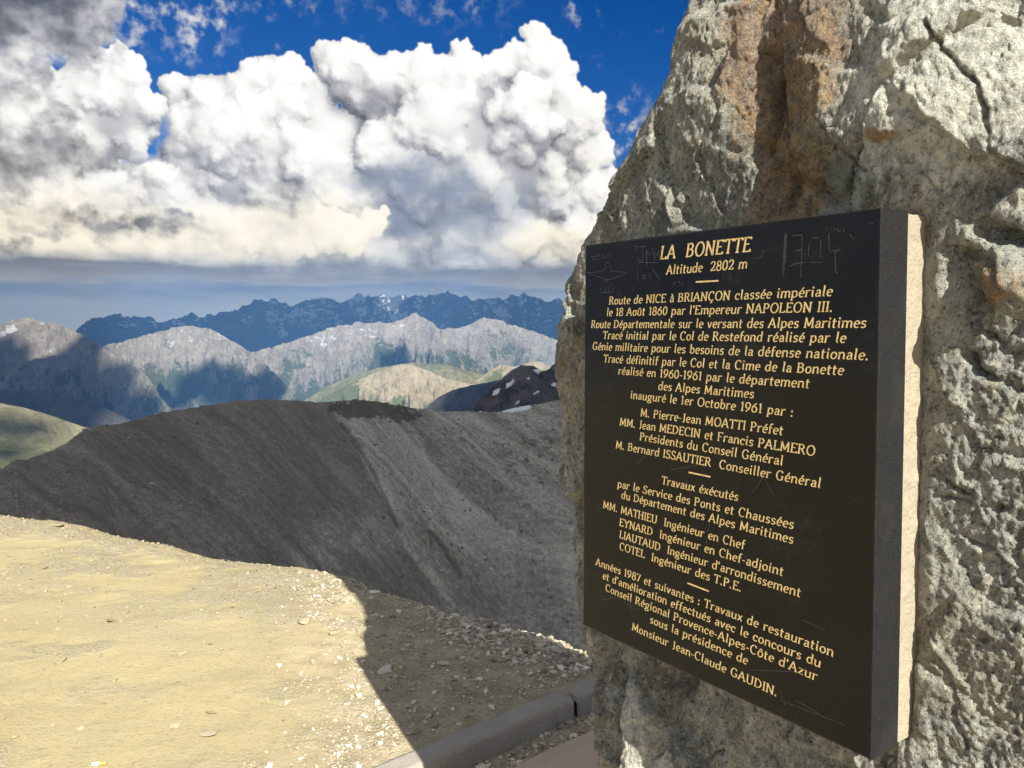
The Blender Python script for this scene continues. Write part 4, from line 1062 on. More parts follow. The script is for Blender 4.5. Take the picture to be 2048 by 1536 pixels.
ZTOP = 4.15
_zx = np.concatenate([[-0.3, 0.2], _zl, [2.6, 3.0, 3.5, 3.9, 4.05, ZTOP]])
_ux = np.concatenate([[_ul[0] + .05, _ul[0] + .02], _ul, [_ul[-1] + .05, _ul[-1] + .10, _ul[-1] + .16, _ul[-1] + .26, _ul[-1] + .36, _ul[-1] + .48]])
def u_left(z): return np.interp(z, _zx, _ux)
def u_right(z): return np.interp(z, [-0.3, 1.0, 2.2, 3.2, 3.9, ZTOP], [1.35, 1.30, 1.15, 0.85, 0.50, 0.16])
def seg_d(u, v, pts, w=-LIP):
    """Distance to a line drawn over the photograph, carried onto the rock face."""
    best = np.full(u.shape, 9.0, np.float32); along = best * 0
    P = np.array([plane_uv(x, y, w) for x, y in pts])
    for i in range(len(P) - 1):
        a, b_ = P[i], P[i + 1]; dd = b_ - a; L2 = (dd @ dd) + 1e-9
        t = np.clip(((u - a[0]) * dd[0] + (v - a[1]) * dd[1]) / L2, 0, 1)
        q = np.hypot(u - a[0] - t * dd[0], v - a[1] - t * dd[1])
        along = np.where(q < best, (i + t) / (len(P) - 1), along); best = np.minimum(best, q)
    return best, along
def puff(u, v, x, y, rx, ry, rot=0.0, w=-LIP):
    cu, cv = plane_uv(x, y, w)
    k = 0.00075
    a, b_ = (u - cu), (v - cv); c, s = math.cos(rot), math.sin(rot)
    return np.exp(-((a * c + b_ * s) / (rx * k)) ** 2 - ((-a * s + b_ * c) / (ry * k)) ** 2)
def rock_height(u, w, v, front):
    """Relief of the rock along its normal, and its colour masks."""
    z = v
    # leaning planes: the upper face leans back and turns to the right
    h = -0.10 * smooth(1.80, 2.5, v) * (v - 1.80) - 0.16 * np.clip(u - 0.02, 0, 1) ** 1.2 - 0.05 * np.clip(v - 2.4, 0, 2)
    h = h * front
    wx, wy = 0.03 * fbm2(u / .10, v / .10, 4, seed=701), 0.03 * fbm2(u / .10 + 9, v / .10, 4, seed=703)
    uu, vv = u + wx, v + wy
    # the buttress on the left, the rusty chute in the middle, the pale bulge on the right
    h += front * (0.040 * puff(uu, vv, 1410, 210, 190, 300) + 0.050 * puff(uu, vv, 1810, 150, 190, 240, .3) + 0.030 * puff(uu, vv, 1640, 110, 60, 200, .25))
    d, al = seg_d(uu, vv, [(1490,-20),(1520,60),(1545,150),(1552,220),(1565,300),(1575,380),(1560,440)])
    chute = np.exp(-(d / 0.022) ** 2)
    h -= front * 0.030 * chute
    d2, _ = seg_d(uu, vv, [(1530,90),(1552,118),(1546,190),(1535,300)])
    h -= front * 0.020 * np.exp(-(d2 / 0.006) ** 2)
    h += front * 0.030 * puff(uu, vv, 1515, 70, 40, 60)
    # ledge with an overhang right of the chute
    lu, lv = plane_uv(1690, 300, -LIP)
    led = np.exp(-((u - lu) / 0.10) ** 2)
    h -= front * 0.030 * led * smooth(lv + .012, lv - .012, vv) * smooth(lv - .13, lv - .02, vv)
    # broken corner at the lower right: a rusty knob above a gap
    h += front * (0.045 * puff(uu, vv, 2010, 560, 60, 55) - 0.055 * puff(uu, vv, 1925, 560, 26, 60, .4) - 0.05 * puff(uu, vv, 2020, 478, 50, 16, -.5) - 0.035 * puff(uu, vv, 1930, 510, 60, 12, -.3) - 0.03 * puff(uu, vv, 1960, 720, 40, 12, -.7))
    # under the plaque: hollow, then a block with a bright face
    h += front * (-0.055 * puff(uu, vv, 1350, 1360, 70, 44, .5) - 0.025 * puff(uu, vv, 1240, 1460, 26, 120) + 0.030 * puff(uu, vv, 1215, 1420, 18, 140))
    bu, bv = plane_uv(1275, 1440, -LIP)
    blk = smooth(-.012, .012, uu - bu + 0.25 * (vv - bv)) * smooth(.012, -.012, (vv - bv) - 0.10 + 0.62 * (uu - bu))
    h += front * blk * smooth(1.05, .95, v) * (0.030 + 0.36 * np.clip(bv + .10 - .62 * (uu - bu) - vv, 0, .16))
    # cracks
    crk = np.zeros_like(u)
    for pts, wd in (([(1745,25),(1775,50),(1800,62)], .0060), ([(1880,60),(1905,95),(1935,140),(1990,260),(2000,300)], .0030), ([(1975,300),(2010,330),(2050,360)], .0050),  ([(1960,540),(1930,600),(1960,650),(2050,700)], .006), ([(1930,700),(1990,750),(2050,780)], .006), ([(1870,990),(1930,1000),(2010,1010)], .005), ([(1935,1090),(1990,1110),(2010,1170)], .005),
                    ([(1840,930),(1890,960),(1960,1000)], .004), ([(1890,1310),(1905,1400),(1930,1500)], .006), ([(1320,1515),(1345,1480)], .0022), ([(1400,1530),(1440,1500)], .0050), ([(1560,1480),(1580,1450)], .003), ([(1660,290),(1760,345)], .003), ([(2040,1050),(2030,1120),(2048,1180)], .005)):
        dd, _ = seg_d(u + wx * .8, v + wy * .8, pts)
        crk = np.maximum(crk, np.exp(-(dd / (wd * .8)) ** 2) * np.clip(.70 + 1.0 * fbm2(u / .05, v / .05, 3, seed=771), 0, 1))
    h -= front * 0.017 * crk
    # broken facets at several sizes; foliation running down to the left
    f1, e1, r1 = facets(uu / .16 + .3 * vv, vv / .20, 711)
    f2, e2, r2 = facets((uu + .25 * vv) / .058, vv / .120, 713)
    f3, e3, r3 = facets((uu + .35 * vv) / .022, vv / .060, 717)
    f4, e4, r4 = facets((uu + .35 * vv) / .0095, vv / .026, 719)
    rough = np.clip(0.56 + 0.55 * fbm2(u / .22, v / .22, 3, seed=721) + front * (0.5 * smooth(0.03, 0.10, u) * smooth(1.75, 1.55, v) - 0.25 * puff(u, v, 1880, 180, 160, 220)), 0.25, 1.3)
    chop = front * smooth(0.03, 0.10, u) * smooth(1.78, 1.62, v)          # the hackly face beside the plaque
    f5, e5, r5 = facets(uu / .015, vv / .016, 723)
    f6, e6, r6 = facets(uu / .034 + 5, vv / .037, 725)
    f1 = f1 * smooth(0, .13, e1); f2 = f2 * smooth(0, .07, e2); f3 = f3 * smooth(0, .10, e3); f5 = f5 * smooth(0, .2, e5); f6 = f6 * smooth(0, .2, e6)
    h += 0.040 * f1 * .8 * (.25 + .75 * front) * (1 - .5 * chop) + rough * ((0.0165 - .011 * chop) * f2 + 0.0055 * f3 * (1 - chop) + 0.0022 * f4 + chop * (.0045 * f5 + .0036 * f6))
    q = (u + .42 * v)
    fol = 0.5 + 0.75 * fbm2(q / .012 + .3 * fbm2(u / .05, v / .05, 3, seed=727), (v - .42 * u) / .085, 6, .66, seed=729)
    h += 0.0050 * (fol - .5) * (1 - .6 * chop)
    n1 = fbm3(u / .050, v / .050, w / .050, 6, .66, seed=731)
    h += (0.0085 - .0030 * chop) * n1 * (.5 + .5 * front) + (0.0042 + .0030 * chop) * fbm3(u / .014, v / .014, w / .014, 4, .70, seed=741)
    # behind the mortar the face is plain
    flat = front * smooth(-.72, -.66, u) * smooth(.03, -.005, u) * smooth(.90, .945, v) * smooth(1.80, 1.765, v)
    pk = front * smooth(-.80, -.68, u) * smooth(.12, .01, u) * smooth(.86, .94, v) * smooth(1.84, 1.78, v)
    h = h * (1 - .5 * pk)
    h = h * (1 - flat) - 0.012 * flat
    # colour masks
    rust = front * (0.95 * np.exp(-(d / .060) ** 2) * smooth(.0, .25, 1.0 - al * .25) + 0.95 * puff(uu, vv, 1640, 110, 95, 230, .25) + 0.7 * puff(uu, vv, 1590, 420, 90, 60) + 1.3 * puff(uu, vv, 1800, 270, 34, 22) + 0.85 * puff(uu, vv, 1990, 580, 70, 60) + 0.75 * puff(uu, vv, 1500, 110, 75, 190) + .6 * puff(uu, vv, 1300, 1530, 30, 60) + .4 * puff(uu, vv, 1985, 770, 24, 40) + .35 * puff(uu, vv, 1480, 330, 40, 90))
    rust = rust + 0.55 * smooth(.10, .02, u - u_left(v)) * smooth(1.15, 1.5, v) + .35 * np.clip(fbm2(u / .09, v / .14, 4, seed=751) - .15, 0, 1)
    pale = front * (0.95 * puff(uu, vv, 1880, 160, 230, 260, .35) + 0.85 * blk * smooth(1.0, .9, v) * smooth(.01, .05, (bv + .10 - vv) - .62 * (uu - bu) + .06) * smooth(.16, .06, uu - bu + .5 * (vv - bv)) + .5 * puff(uu, vv, 1230, 1380, 30, 60) + .25 * puff(uu, vv, 1420, 300, 120, 120) + .3 * puff(uu, vv, 1200, 330, 60, 130)) + .35 * np.clip(fol - .45, 0, 1)
    green = front * (0.9 * puff(uu, vv, 1690, 350, 90, 40) + .6 * puff(uu, vv, 1700, 470, 200, 50) + .4 * puff(uu, vv, 1560, 1450, 160, 70) + .35 * puff(uu, vv, 1900, 420, 120, 90))
    return h, np.clip(rust, 0, 1), np.clip(pale, 0, 1), np.clip(green, 0, 1), crk * front
def rock_build():
    zlev = np.concatenate([np.linspace(-0.22, 0.46, 16), np.arange(0.49, 2.34, 0.0037), np.linspace(2.35, ZTOP, 60)])
    q_side = np.linspace(0, 1, 16)[:-1]; q_arc = np.linspace(0, 1, 80)[:-1]
    usp = np.concatenate([np.linspace(0, .80, 330)[:-1], np.linspace(.80, 1, 150)[:-1]]); q_r = np.linspace(0, 1, 16)[:-1]; q_rs = np.linspace(0, 1, 10)[:-1]; q_b = np.linspace(0, 1, 22)[:-1]
    U, Wc, NU, NW, FR, Z = [], [], [], [], [], []
    for z in zlev:
        ul, ur = u_left(z), u_right(z)
        wb = -LIP - np.interp(z, [-.3, 1, 2.5, 3.6, ZTOP], [0.95, 0.85, 0.70, 0.46, 0.30])
        rr = 0.20
        ang = np.pi - q_arc * np.pi / 2
        # a fine spacing in front of the camera, a coarse one to the right of the picture
        fu0, fu1 = ul + RC, max(ur - rr, ul + RC + .05)
        um = min(0.26, fu1 - .01)
        fu = np.concatenate([np.linspace(fu0, um, 400)[:-1], np.linspace(um, fu1, 31)[:-1]])
        ar = np.pi / 2 - q_r * np.pi / 2
        u = np.concatenate([ul + 0 * q_side, ul + RC + RC * np.cos(ang), fu, fu1 + rr * np.cos(ar), fu1 + rr + 0 * q_rs, (fu1 + rr) + (ul - fu1 - rr) * q_b])
        w = np.concatenate([wb + (-LIP - RC - wb) * q_side, -LIP - RC + RC * np.sin(ang), -LIP + 0 * fu, -LIP - rr + rr * np.sin(ar), -LIP - rr + (wb + LIP + rr) * q_rs, wb + 0 * q_b])
        nu = np.concatenate([-1 + 0 * q_side, np.cos(ang), 0 * fu, np.cos(ar), 1 + 0 * q_rs, 0 * q_b])
        nw = np.concatenate([0 * q_side, np.sin(ang), 1 + 0 * fu, np.sin(ar), 0 * q_rs, -1 + 0 * q_b])
        fr = np.concatenate([0 * q_side, np.sin(ang) ** 2, 1 + 0 * fu, np.sin(ar) ** 2, 0 * q_rs, 0 * q_b])
        U.append(u); Wc.append(w); NU.append(nu); NW.append(nw); FR.append(fr); Z.append(np.full(len(u), z))
    U, Wc, NU, NW, FR, Z = [np.array(q, np.float32) for q in (U, Wc, NU, NW, FR, Z)]
    h, rust, pale, green, crk = rock_height(U, Wc, Z, FR)
    U2 = U + NU * h; W2 = Wc + NW * h
    # close the top as a rough crest
    m, nn = U.shape
    topf = smooth(ZTOP - .5, ZTOP, Z)
    Zt = Z - topf * 0.10 * np.abs(fbm2(U * 3, Wc * 3, 3, seed=761)) + topf * .12 * fbm2(U * 5, Wc * 5, 3, seed=763)
    P = SO + U2[..., None] * SU + W2[..., None] * SN + Zt[..., None] * np.array([0, 0, 1.0])
    cen = P[-1].mean(0) + np.array([0, 0, .04])
    V = np.concatenate([P.reshape(-1, 3), [cen]])
    F = grid_faces(m, nn, wrap=True)[:, ::-1]
    k0 = (m - 1) * nn
    cap = np.array([(k0 + i, len(V) - 1, k0 + (i + 1) % nn, k0 + (i + 1) % nn) for i in range(nn)])
    at = {k: np.concatenate([q.ravel(), [0]]) for k, q in (('rust', rust), ('pale', pale), ('green', green), ('crack', crk))}
    cap3 = cap[:, :3]
    # two meshes' worth of polygons in one: write the cap as quads with a doubled centre column
    V = np.concatenate([V, np.repeat([cen], nn, 0) + np.random.RandomState(3).normal(size=(nn, 3)) * 1e-4]); c0 = len(V) - nn
    capq = np.array([(k0 + i, c0 + i, c0 + (i + 1) % nn, k0 + (i + 1) % nn) for i in range(nn)])
    at = {k: np.concatenate([q, np.zeros(nn)]) for k, q in at.items()}
    o = mesh_obj('standing_stone', V, np.concatenate([F, capq]), M_rock, attrs=at)
    tag(o, 'tall rough grey standing rock carrying the black plaque', 'standing stone')
    return o
M_rock, n, b = material('schist')
p = n.node('ShaderNodeNewGeometry').outputs['Position']
pu = n.comb(n.vm('DOT_PRODUCT', p, tuple(float(x) for x in SU)), n.vm('DOT_PRODUCT', p, (0, 0, 1)), n.vm('DOT_PRODUCT', p, tuple(float(x) for x in SN)))
# foliation coordinates, slanting down to the left
r30 = n.node('ShaderNodeVectorRotate', rotation_type='Z_AXIS'); n.put(r30.inputs['Vector'], pu); r30.inputs['Angle'].default_value = math.radians(22)
pf = n.vm('MULTIPLY', r30.outputs[0], (1.0, 0.26, 1.0))
n1 = n.noise(pu, 9, 6, 0.65); n2 = n.noise(pu, 45, 6, 0.70); n3 = n.noise(pu, 210, 4, 0.72); n5 = n.noise(pu, 520, 3, 0.75); n6 = n.noise(pu, 110, 5, 0.74); fo = n.noise(pf, 75, 5, 0.70, dist=0.3); fo2 = n.noise(pf, 220, 4, 0.72); bl = n.noise(pu, 3.0, 4, 0.55)
c = n.mix(n.ss(n1, 0.34, 0.64), (0.135, 0.143, 0.128), (0.37, 0.388, 0.345))
c = n.mix(n.m('MULTIPLY', n.ss(fo, 0.48, 0.68), 0.8), c, (0.60, 0.59, 0.50))
c = n.mix(n.m('MULTIPLY', n.ss(n2, 0.56, 0.66), 0.7), c, (0.065, 0.065, 0.060))
c = n.mix(n.m('MULTIPLY', n.ss(fo2, 0.55, 0.68), 0.5), c, (0.10, 0.10, 0.092))
c = n.mix(n.m('MULTIPLY', n.ss(n6, 0.545, 0.63), 0.75), c, (0.045, 0.045, 0.040))
c = n.mix(n.m('MULTIPLY', n.ss(n3, 0.56, 0.68), 0.55), c, (0.62, 0.61, 0.54))
pal = n.ss(n.m('ADD', attr(n, 'pale'), n.m('MULTIPLY', n.m('SUBTRACT', fo, 0.5), 1.1)), 0.30, 0.75)
c = n.mix(n.m('MULTIPLY', pal, 0.75), c, n.mix(n.ss(n2, 0.4, 0.66), (0.74, 0.755, 0.67), (0.34, 0.36, 0.32)))
gr = n.ss(n.m('ADD', attr(n, 'green'), n.m('MULTIPLY', n.m('SUBTRACT', n1, 0.5), 1.0)), 0.35, 0.8)
c = n.mix(n.m('MULTIPLY', gr, 0.6), c, n.mix(fo, (0.085, 0.10, 0.075), (0.24, 0.26, 0.20)))
och = n.ss(n.m('ADD', bl, n.m('MULTIPLY', n.m('SUBTRACT', n2, 0.5), 0.6)), 0.52, 0.68)
c = n.mix(n.m('MULTIPLY', och, 0.22), c, (0.40, 0.30, 0.16))
ru = n.ss(n.m('ADD', attr(n, 'rust'), n.m('ADD', n.m('MULTIPLY', n.m('SUBTRACT', n1, 0.5), 1.0), n.m('MULTIPLY', n.m('SUBTRACT', fo, 0.5), 0.9))), 0.32, 0.75)
rc = n.mix(n.ss(n2, 0.36, 0.62), (0.085, 0.054, 0.030), (0.37, 0.235, 0.105))
rc = n.mix(n.m('MULTIPLY', n.ss(n3, 0.52, 0.66), 0.6), rc, (0.52, 0.38, 0.22))
rc = n.mix(n.m('MULTIPLY', n.ss(bl, 0.50, 0.62), 0.5), rc, (0.22, 0.15, 0.125))
c = n.mix(n.m('MULTIPLY', n.m('MULTIPLY', ru, n.ss(fo, 0.36, 0.56, 0.45, 1.0)), 0.9), c, rc)
c = n.mix(n.m('MULTIPLY', n.ss(n6, 0.535, 0.62), 0.55), c, n.mix(0.75, c, (0.02, 0.02, 0.018)))
c = n.mix(n.m('MULTIPLY', n.ss(fo2, 0.54, 0.64), 0.35), c, n.mix(0.7, c, (0.03, 0.03, 0.026)))
c = n.mix(n.m('MULTIPLY', n.ss(n5, 0.58, 0.70), 0.45), c, (0.72, 0.71, 0.63))
n.put(b.inputs['Base Color'], c)
n.put(b.inputs['Roughness'], n.ss(n3, 0.3, 0.7, 0.75, 0.45))
b.inputs['Specular IOR Level'].default_value = 0.35
hh = n.m('ADD', n.m('MULTIPLY', n2, 1.0), n.m('ADD', n.m('MULTIPLY', fo, 0.8), n.m('ADD', n.m('MULTIPLY', n3, 0.55), n.m('ADD', n.m('MULTIPLY', n5, 0.28), n.m('ADD', n.m('MULTIPLY', n6, 0.8), n.m('MULTIPLY', fo2, 0.3))))))
bump(n, b, hh, 0.0095, 1.0)
rock_build()
# ---------------------------------------------------------------- the black plaque on its mortar bed
SR = np.array([SU, SN, [0, 0, 1.0]]).T                             # columns: u, w, z
from mathutils import Matrix
plq = bpy.data.objects.new('plaque', None); COL.objects.link(plq)
_m = Matrix.Identity(4)
for i_ in range(3):
    for j_ in range(3): _m[i_][j_] = float(SR[i_][j_])
_zb = float(plane_uv(1165, 1250)[1])
for i_ in range(3): _m[i_][3] = float(SO[i_]) + (_zb if i_ == 2 else 0)
plq.matrix_world = _m
tag(plq, 'black granite plaque with gilded French inscription set on the standing rock', 'plaque')
TL, TR, BR, BL = [np.array(plane_uv(x, y)) for x, y in ((1170, 490), (1762, 415), (1742, 1522), (1165, 1250))]
SLAB_T = 0.078
def slab(name, corners, w0, w1, mat, parent, bev=0.003, step=0.02, rough=0.0, seed=0):
    """A block with worn, chamfered edges: its front ring, chamfer, sides and back."""
    c = np.array(corners)                                           # TL TR BR BL in u,z
    pts = []
    for i in range(4):
        a, b_ = c[i], c[(i + 1) % 4]; k = max(2, int(np.linalg.norm(b_ - a) / step))
        for t in range(k): pts.append(a + (b_ - a) * t / k)
    pts = np.array(pts); cen = c.mean(0); n_ = len(pts)
    def inset(d): return cen + (pts - cen) * (1 - d / np.abs(c - cen).min(0))
    rings = [(inset(bev * 1.6), w1), (inset(bev * 0.5), w1 - bev * 0.4), (pts, w1 - bev * 1.5)]
    ws = np.linspace(w1 - bev * 1.5, w0, max(2, int((w1 - w0) / 0.006)))[1:]
    rings += [(pts, w_) for w_ in ws]
    V = np.array([np.stack([q[:, 0], np.full(n_, w_), q[:, 1] - _zb], -1) for q, w_ in rings])
    if rough:
        nz = fbm3(V[..., 0] / .02, V[..., 1] / .02, V[..., 2] / .02, 4, .6, seed=seed)
        dirs = np.stack([pts[:, 0] - cen[0], 0 * pts[:, 0], pts[:, 1] - cen[1]], -1); dirs /= np.linalg.norm(dirs, axis=1, keepdims=True)
        V = V + dirs[None] * (rough * nz)[..., None]
    m = len(rings)
    F = [tuple(f) for f in grid_faces(m, n_, wrap=True).tolist()]
    me = bpy.data.meshes.new(name)
    me.from_pydata(V.reshape(-1, 3).tolist(), [], F + [tuple(range(n_))[::-1], tuple(range((m - 1) * n_, m * n_))]); me.validate()
    me.materials.append(mat)
    import bmesh
    bm = bmesh.new(); bm.from_mesh(me); bmesh.ops.recalc_face_normals(bm, faces=bm.faces); bm.to_mesh(me); bm.free()
    o = bpy.data.objects.new(name, me); COL.objects.link(o); o.parent = parent
    return o
M_gran, n, b = material('black_granite')
p = n.node('ShaderNodeTexCoord').outputs['Object']
nn = n.node('ShaderNodeNewGeometry').outputs['Normal']
facing = n.ss(n.vm('DOT_PRODUCT', nn, tuple(float(x) for x in SN)), 0.6, 0.95)     # polished front, sawn edges
g1 = n.noise(p, 420, 4, 0.7); g2 = n.noise(p, 3.0, 5, 0.6); g3 = n.noise(p, 900, 2, 0.6)
pol = n.mix(n.ss(g1, 0.52, 0.7), (0.0050, 0.0054, 0.0066), (0.012, 0.0126, 0.014))
pol = n.mix(n.m('MULTIPLY', n.ss(g2, 0.42, 0.72), 0.5), pol, (0.012, 0.0115, 0.011))
smu = n.m('MULTIPLY', n.ss(n.noise(p, 5.5, 6, 0.68, dist=0.8), 0.52, 0.74), n.ss(n.noise(p, 60, 4, 0.7), 0.35, 0.7))
pol = n.mix(n.m('MULTIPLY', smu, 0.6), pol, (0.034, 0.034, 0.034))
saw = n.mix(n.ss(g1, 0.42, 0.60), (0.005, 0.0054, 0.0064), (0.013, 0.0134, 0.015))
saw = n.mix(n.m('MULTIPLY', n.ss(g3, 0.63, 0.70), 0.6), saw, (0.16, 0.16, 0.16))
saw = n.mix(n.m('MULTIPLY', n.ss(n.noise(p, 9, 4, 0.6), 0.52, 0.7), 0.45), saw, (0.026, 0.0262, 0.027))
n.put(b.inputs['Base Color'], n.mix(facing, saw, pol))
n.put(b.inputs['Roughness'], n.fmix(facing, 0.8, n.m('ADD', n.ss(g2, 0.3, 0.7, 0.14, 0.26), n.m('MULTIPLY', smu, 0.25))))
b.inputs['Specular IOR Level'].default_value = 0.24
k_ = bump(n, b, n.noise(p, 600, 3, 0.7), 0.0006, 0.5)
n.put(k_.inputs['Strength'], n.fmix(facing, 0.6, 0.04))
slab_o = slab('slab', [TL, TR, BR, BL], -SLAB_T, 0.0, M_gran, plq, bev=0.0022)
M_mort, n, b = material('mortar')
p = n.node('ShaderNodeTexCoord').outputs['Object']
c = n.mix(n.noise(p, 14, 5, 0.65), (0.29, 0.255, 0.195), (0.41, 0.37, 0.29))
c = n.mix(n.m('MULTIPLY', n.ss(n.noise(p, 130, 4, 0.7), 0.57, 0.68), 0.65), c, (0.19, 0.165, 0.125))
c = n.mix(n.m('MULTIPLY', n.ss(n.noise(n.vm('MULTIPLY', p, (6, 6, 1)), 3.0, 4, 0.65), 0.55, 0.7), 0.4), c, (0.44, 0.36, 0.24))
n.put(b.inputs['Base Color'], c)
bump(n, b, n.m('ADD', n.noise(p, 160, 5, 0.7), n.m('MULTIPLY', n.noise(p, 28, 4, 0.6), 1.2)), 0.004, 0.9)
ins = 0.002
slab('mortar_bed', [TL + (ins, -ins), TR + (-ins, -ins), BR + (-ins, .004), BL + (ins, .004)], -0.19, -SLAB_T - 0.0004, M_mort, plq, bev=0.002, step=0.008, rough=0.0035, seed=801)

# lettering: an italic pen hand, drawn as strokes of a broad nib with small feet, gilded
GLY = {}
def G_(ch, adv, *strokes): GLY[ch] = (adv, strokes)
def arc(cx, cy, rx, ry, a0, a1, k=10): return [(cx + rx * math.cos(math.radians(a)), cy + ry * math.sin(math.radians(a))) for a in np.linspace(a0, a1, k)]
def ft(x, y, r=.10): return [(x - r, y), (x + r, y)]
X = 0.64                                                           # height of the small letters; capitals are 1
G_('A', .66, [(.02,0),(.31,1)], [(.31,1),(.60,0)], [(.12,.34),(.50,.34)], ft(.04,.03,.09), ft(.59,.03,.09))
G_('B', .58, [(.10,0),(.10,1)], [(.02,.97),(.28,.97)] + arc(.28,.76,.17,.21,90,-90) , [(.10,.55),(.28,.55)] , [(.28,.54)] + arc(.29,.285,.21,.255,80,-90) + [(.02,.03)])
G_('C', .60, arc(.34,.5,.28,.50,52,308,18), [(.50,.93),(.52,.78)])
G_('D', .66, [(.10,0),(.10,1)], [(.02,.97),(.22,.97)] + arc(.24,.5,.34,.47,90,-90,16) + [(.02,.03)])
G_('E', .52, [(.10,0),(.10,1)], [(.02,.97),(.46,.97)], [(.10,.53),(.38,.53)], [(.02,.03),(.48,.03)], [(.46,.99),(.46,.86)], [(.48,.01),(.49,.16)])
G_('F', .50, [(.10,0),(.10,1)], [(.02,.97),(.46,.97)], [(.10,.51),(.38,.51)], [(.46,.99),(.46,.86)], ft(.10,.03))
G_('G', .66, arc(.34,.5,.28,.50,52,300,18), [(.50,.93),(.52,.78)], [(.54,.06),(.54,.42)], [(.42,.42),(.62,.42)])
G_('H', .66, [(.10,0),(.10,1)], [(.54,0),(.54,1)], [(.10,.53),(.54,.53)], ft(.10,.03), ft(.54,.03), ft(.10,.97), ft(.54,.97))
G_('I', .24, [(.12,0),(.12,1)], ft(.12,.03), ft(.12,.97))
G_('J', .34, [(.22,1),(.22,.12)] + arc(.10,.10,.12,.13,10,-100,6), ft(.22,.97))
G_('L', .48, [(.10,0),(.10,1)], [(.02,.03),(.44,.03)], [(.44,.01),(.46,.18)], ft(.10,.97))
G_('M', .80, [(.10,0),(.12,1)], [(.12,1),(.39,.16)], [(.39,.16),(.66,1)], [(.66,1),(.69,0)], ft(.10,.03), ft(.69,.03))
G_('N', .68, [(.10,0),(.10,1)], [(.10,1),(.56,0)], [(.56,0),(.56,1)], ft(.10,.03), ft(.56,.97), [(.0,.97),(.10,.97)])
G_('O', .70, arc(.35,.5,.29,.50,0,360,26))
G_('P', .54, [(.10,0),(.10,1)], [(.02,.97),(.26,.97)] + arc(.27,.72,.19,.25,90,-90) + [(.10,.47)], ft(.10,.03))
G_('R', .60, [(.10,0),(.10,1)], [(.02,.97),(.26,.97)] + arc(.27,.74,.18,.23,90,-90) + [(.10,.51)], [(.28,.51),(.54,.0)], ft(.10,.03), [(.48,.03),(.60,.03)])
G_('S', .50, [(.43,.86)] + arc(.26,.76,.17,.24,50,230,9) + [(.34,.46)] + arc(.24,.25,.20,.25,45,-140,10), [(.42,.97),(.43,.80)], [(.05,.05),(.04,.22)])
G_('T', .56, [(.28,0),(.28,1)], [(.02,.97),(.54,.97)], [(.03,.99),(.02,.84)], [(.53,.99),(.54,.84)], ft(.28,.03))
G_('U', .66, [(.10,1),(.10,.30)] + arc(.32,.28,.22,.28,180,360,12) + [(.54,1)], ft(.10,.97), ft(.54,.97))
G_('Y', .60, [(.03,1),(.30,.48)], [(.57,1),(.30,.48)], [(.30,.48),(.30,0)], ft(.30,.03), ft(.05,.97,.07), ft(.55,.97,.07))
G_('a', .46, [(.09,.50),(.14,.60),(.24,.64),(.33,.58),(.36,.46),(.36,.10),(.44,.01)], [(.36,.38),(.20,.35),(.09,.26),(.07,.15),(.12,.03),(.22,.0),(.32,.08),(.36,.18)])
G_('b', .50, [(.09,1.04),(.09,.06)], arc(.26,X/2,.18,X/2,160,-160,16), [(.01,1.02),(.09,1.04)])
G_('c', .42, arc(.24,X/2,.19,X/2,48,312,14), [(.36,X-.06),(.37,X-.18)])
G_('d', .52, arc(.24,X/2,.19,X/2,30,330,14), [(.41,1.04),(.41,.08),(.48,.02)], [(.33,1.02),(.41,1.04)])
G_('e', .44, [(.06,.33),(.40,.36)] + arc(.24,X/2,.18,X/2,12,310,16))
G_('f', .34, [(.14,0),(.14,.80)] + arc(.25,.83,.11,.20,170,50,6), [(.02,X-.02),(.31,X-.02)], ft(.14,.02,.08))
G_('g', .50, arc(.23,.40,.17,.24,0,360,16), [(.34,.58),(.47,.64)], [(.16,.17),(.12,.06),(.36,.00),(.42,-.10)] + arc(.24,-.16,.19,.13,20,-200,12) + [(.14,.0)])
G_('h', .52, [(.09,0),(.09,1.04)], [(.09,.40)] + arc(.26,.42,.16,.22,150,0,8) + [(.42,.06),(.49,.01)], [(.01,1.02),(.09,1.04)], ft(.09,.02,.07))
G_('i', .25, [(.11,X),(.11,.08),(.19,.01)], [(.11,.90),(.12,.90)], [(.03,X-.02),(.11,X)])
G_('j', .25, [(.13,X),(.13,-.10)] + arc(.03,-.12,.10,.12,0,-110,6), [(.13,.90),(.14,.90)], [(.05,X-.02),(.13,X)])
G_('l', .25, [(.11,1.04),(.11,.08),(.19,.01)], [(.03,1.02),(.11,1.04)])
G_('m', .80, [(.09,0),(.09,X)], [(.09,.40)] + arc(.25,.42,.15,.22,150,0,8) + [(.40,0)], [(.40,.40)] + arc(.56,.42,.15,.22,150,0,8) + [(.71,.06),(.78,.01)], [(.01,X-.02),(.09,X)], ft(.09,.02,.06), ft(.40,.02,.06))
G_('n', .53, [(.09,0),(.09,X)], [(.09,.40)] + arc(.27,.42,.16,.22,150,0,8) + [(.43,.06),(.50,.01)], [(.01,X-.02),(.09,X)], ft(.09,.02,.07))
G_('o', .48, arc(.24,X/2,.19,X/2,0,360,20))
G_('p', .52, [(.09,X),(.09,-.30)], arc(.27,X/2,.18,X/2,160,-160,16), [(.01,X-.02),(.09,X)], ft(.09,-.28,.08))
G_('r', .38, [(.09,0),(.09,X)], [(.09,.40)] + arc(.28,.40,.18,.24,150,60,6), [(.01,X-.02),(.09,X)], ft(.09,.02,.07))
G_('s', .40, [(.34,X-.10)] + arc(.21,.48,.13,.16,40,230,8) + [(.26,.30)] + arc(.19,.16,.15,.16,45,-145,8))
G_('t', .34, [(.13,.86),(.13,.12)] + arc(.22,.11,.09,.11,180,310,6), [(.02,X-.02),(.30,X-.02)])
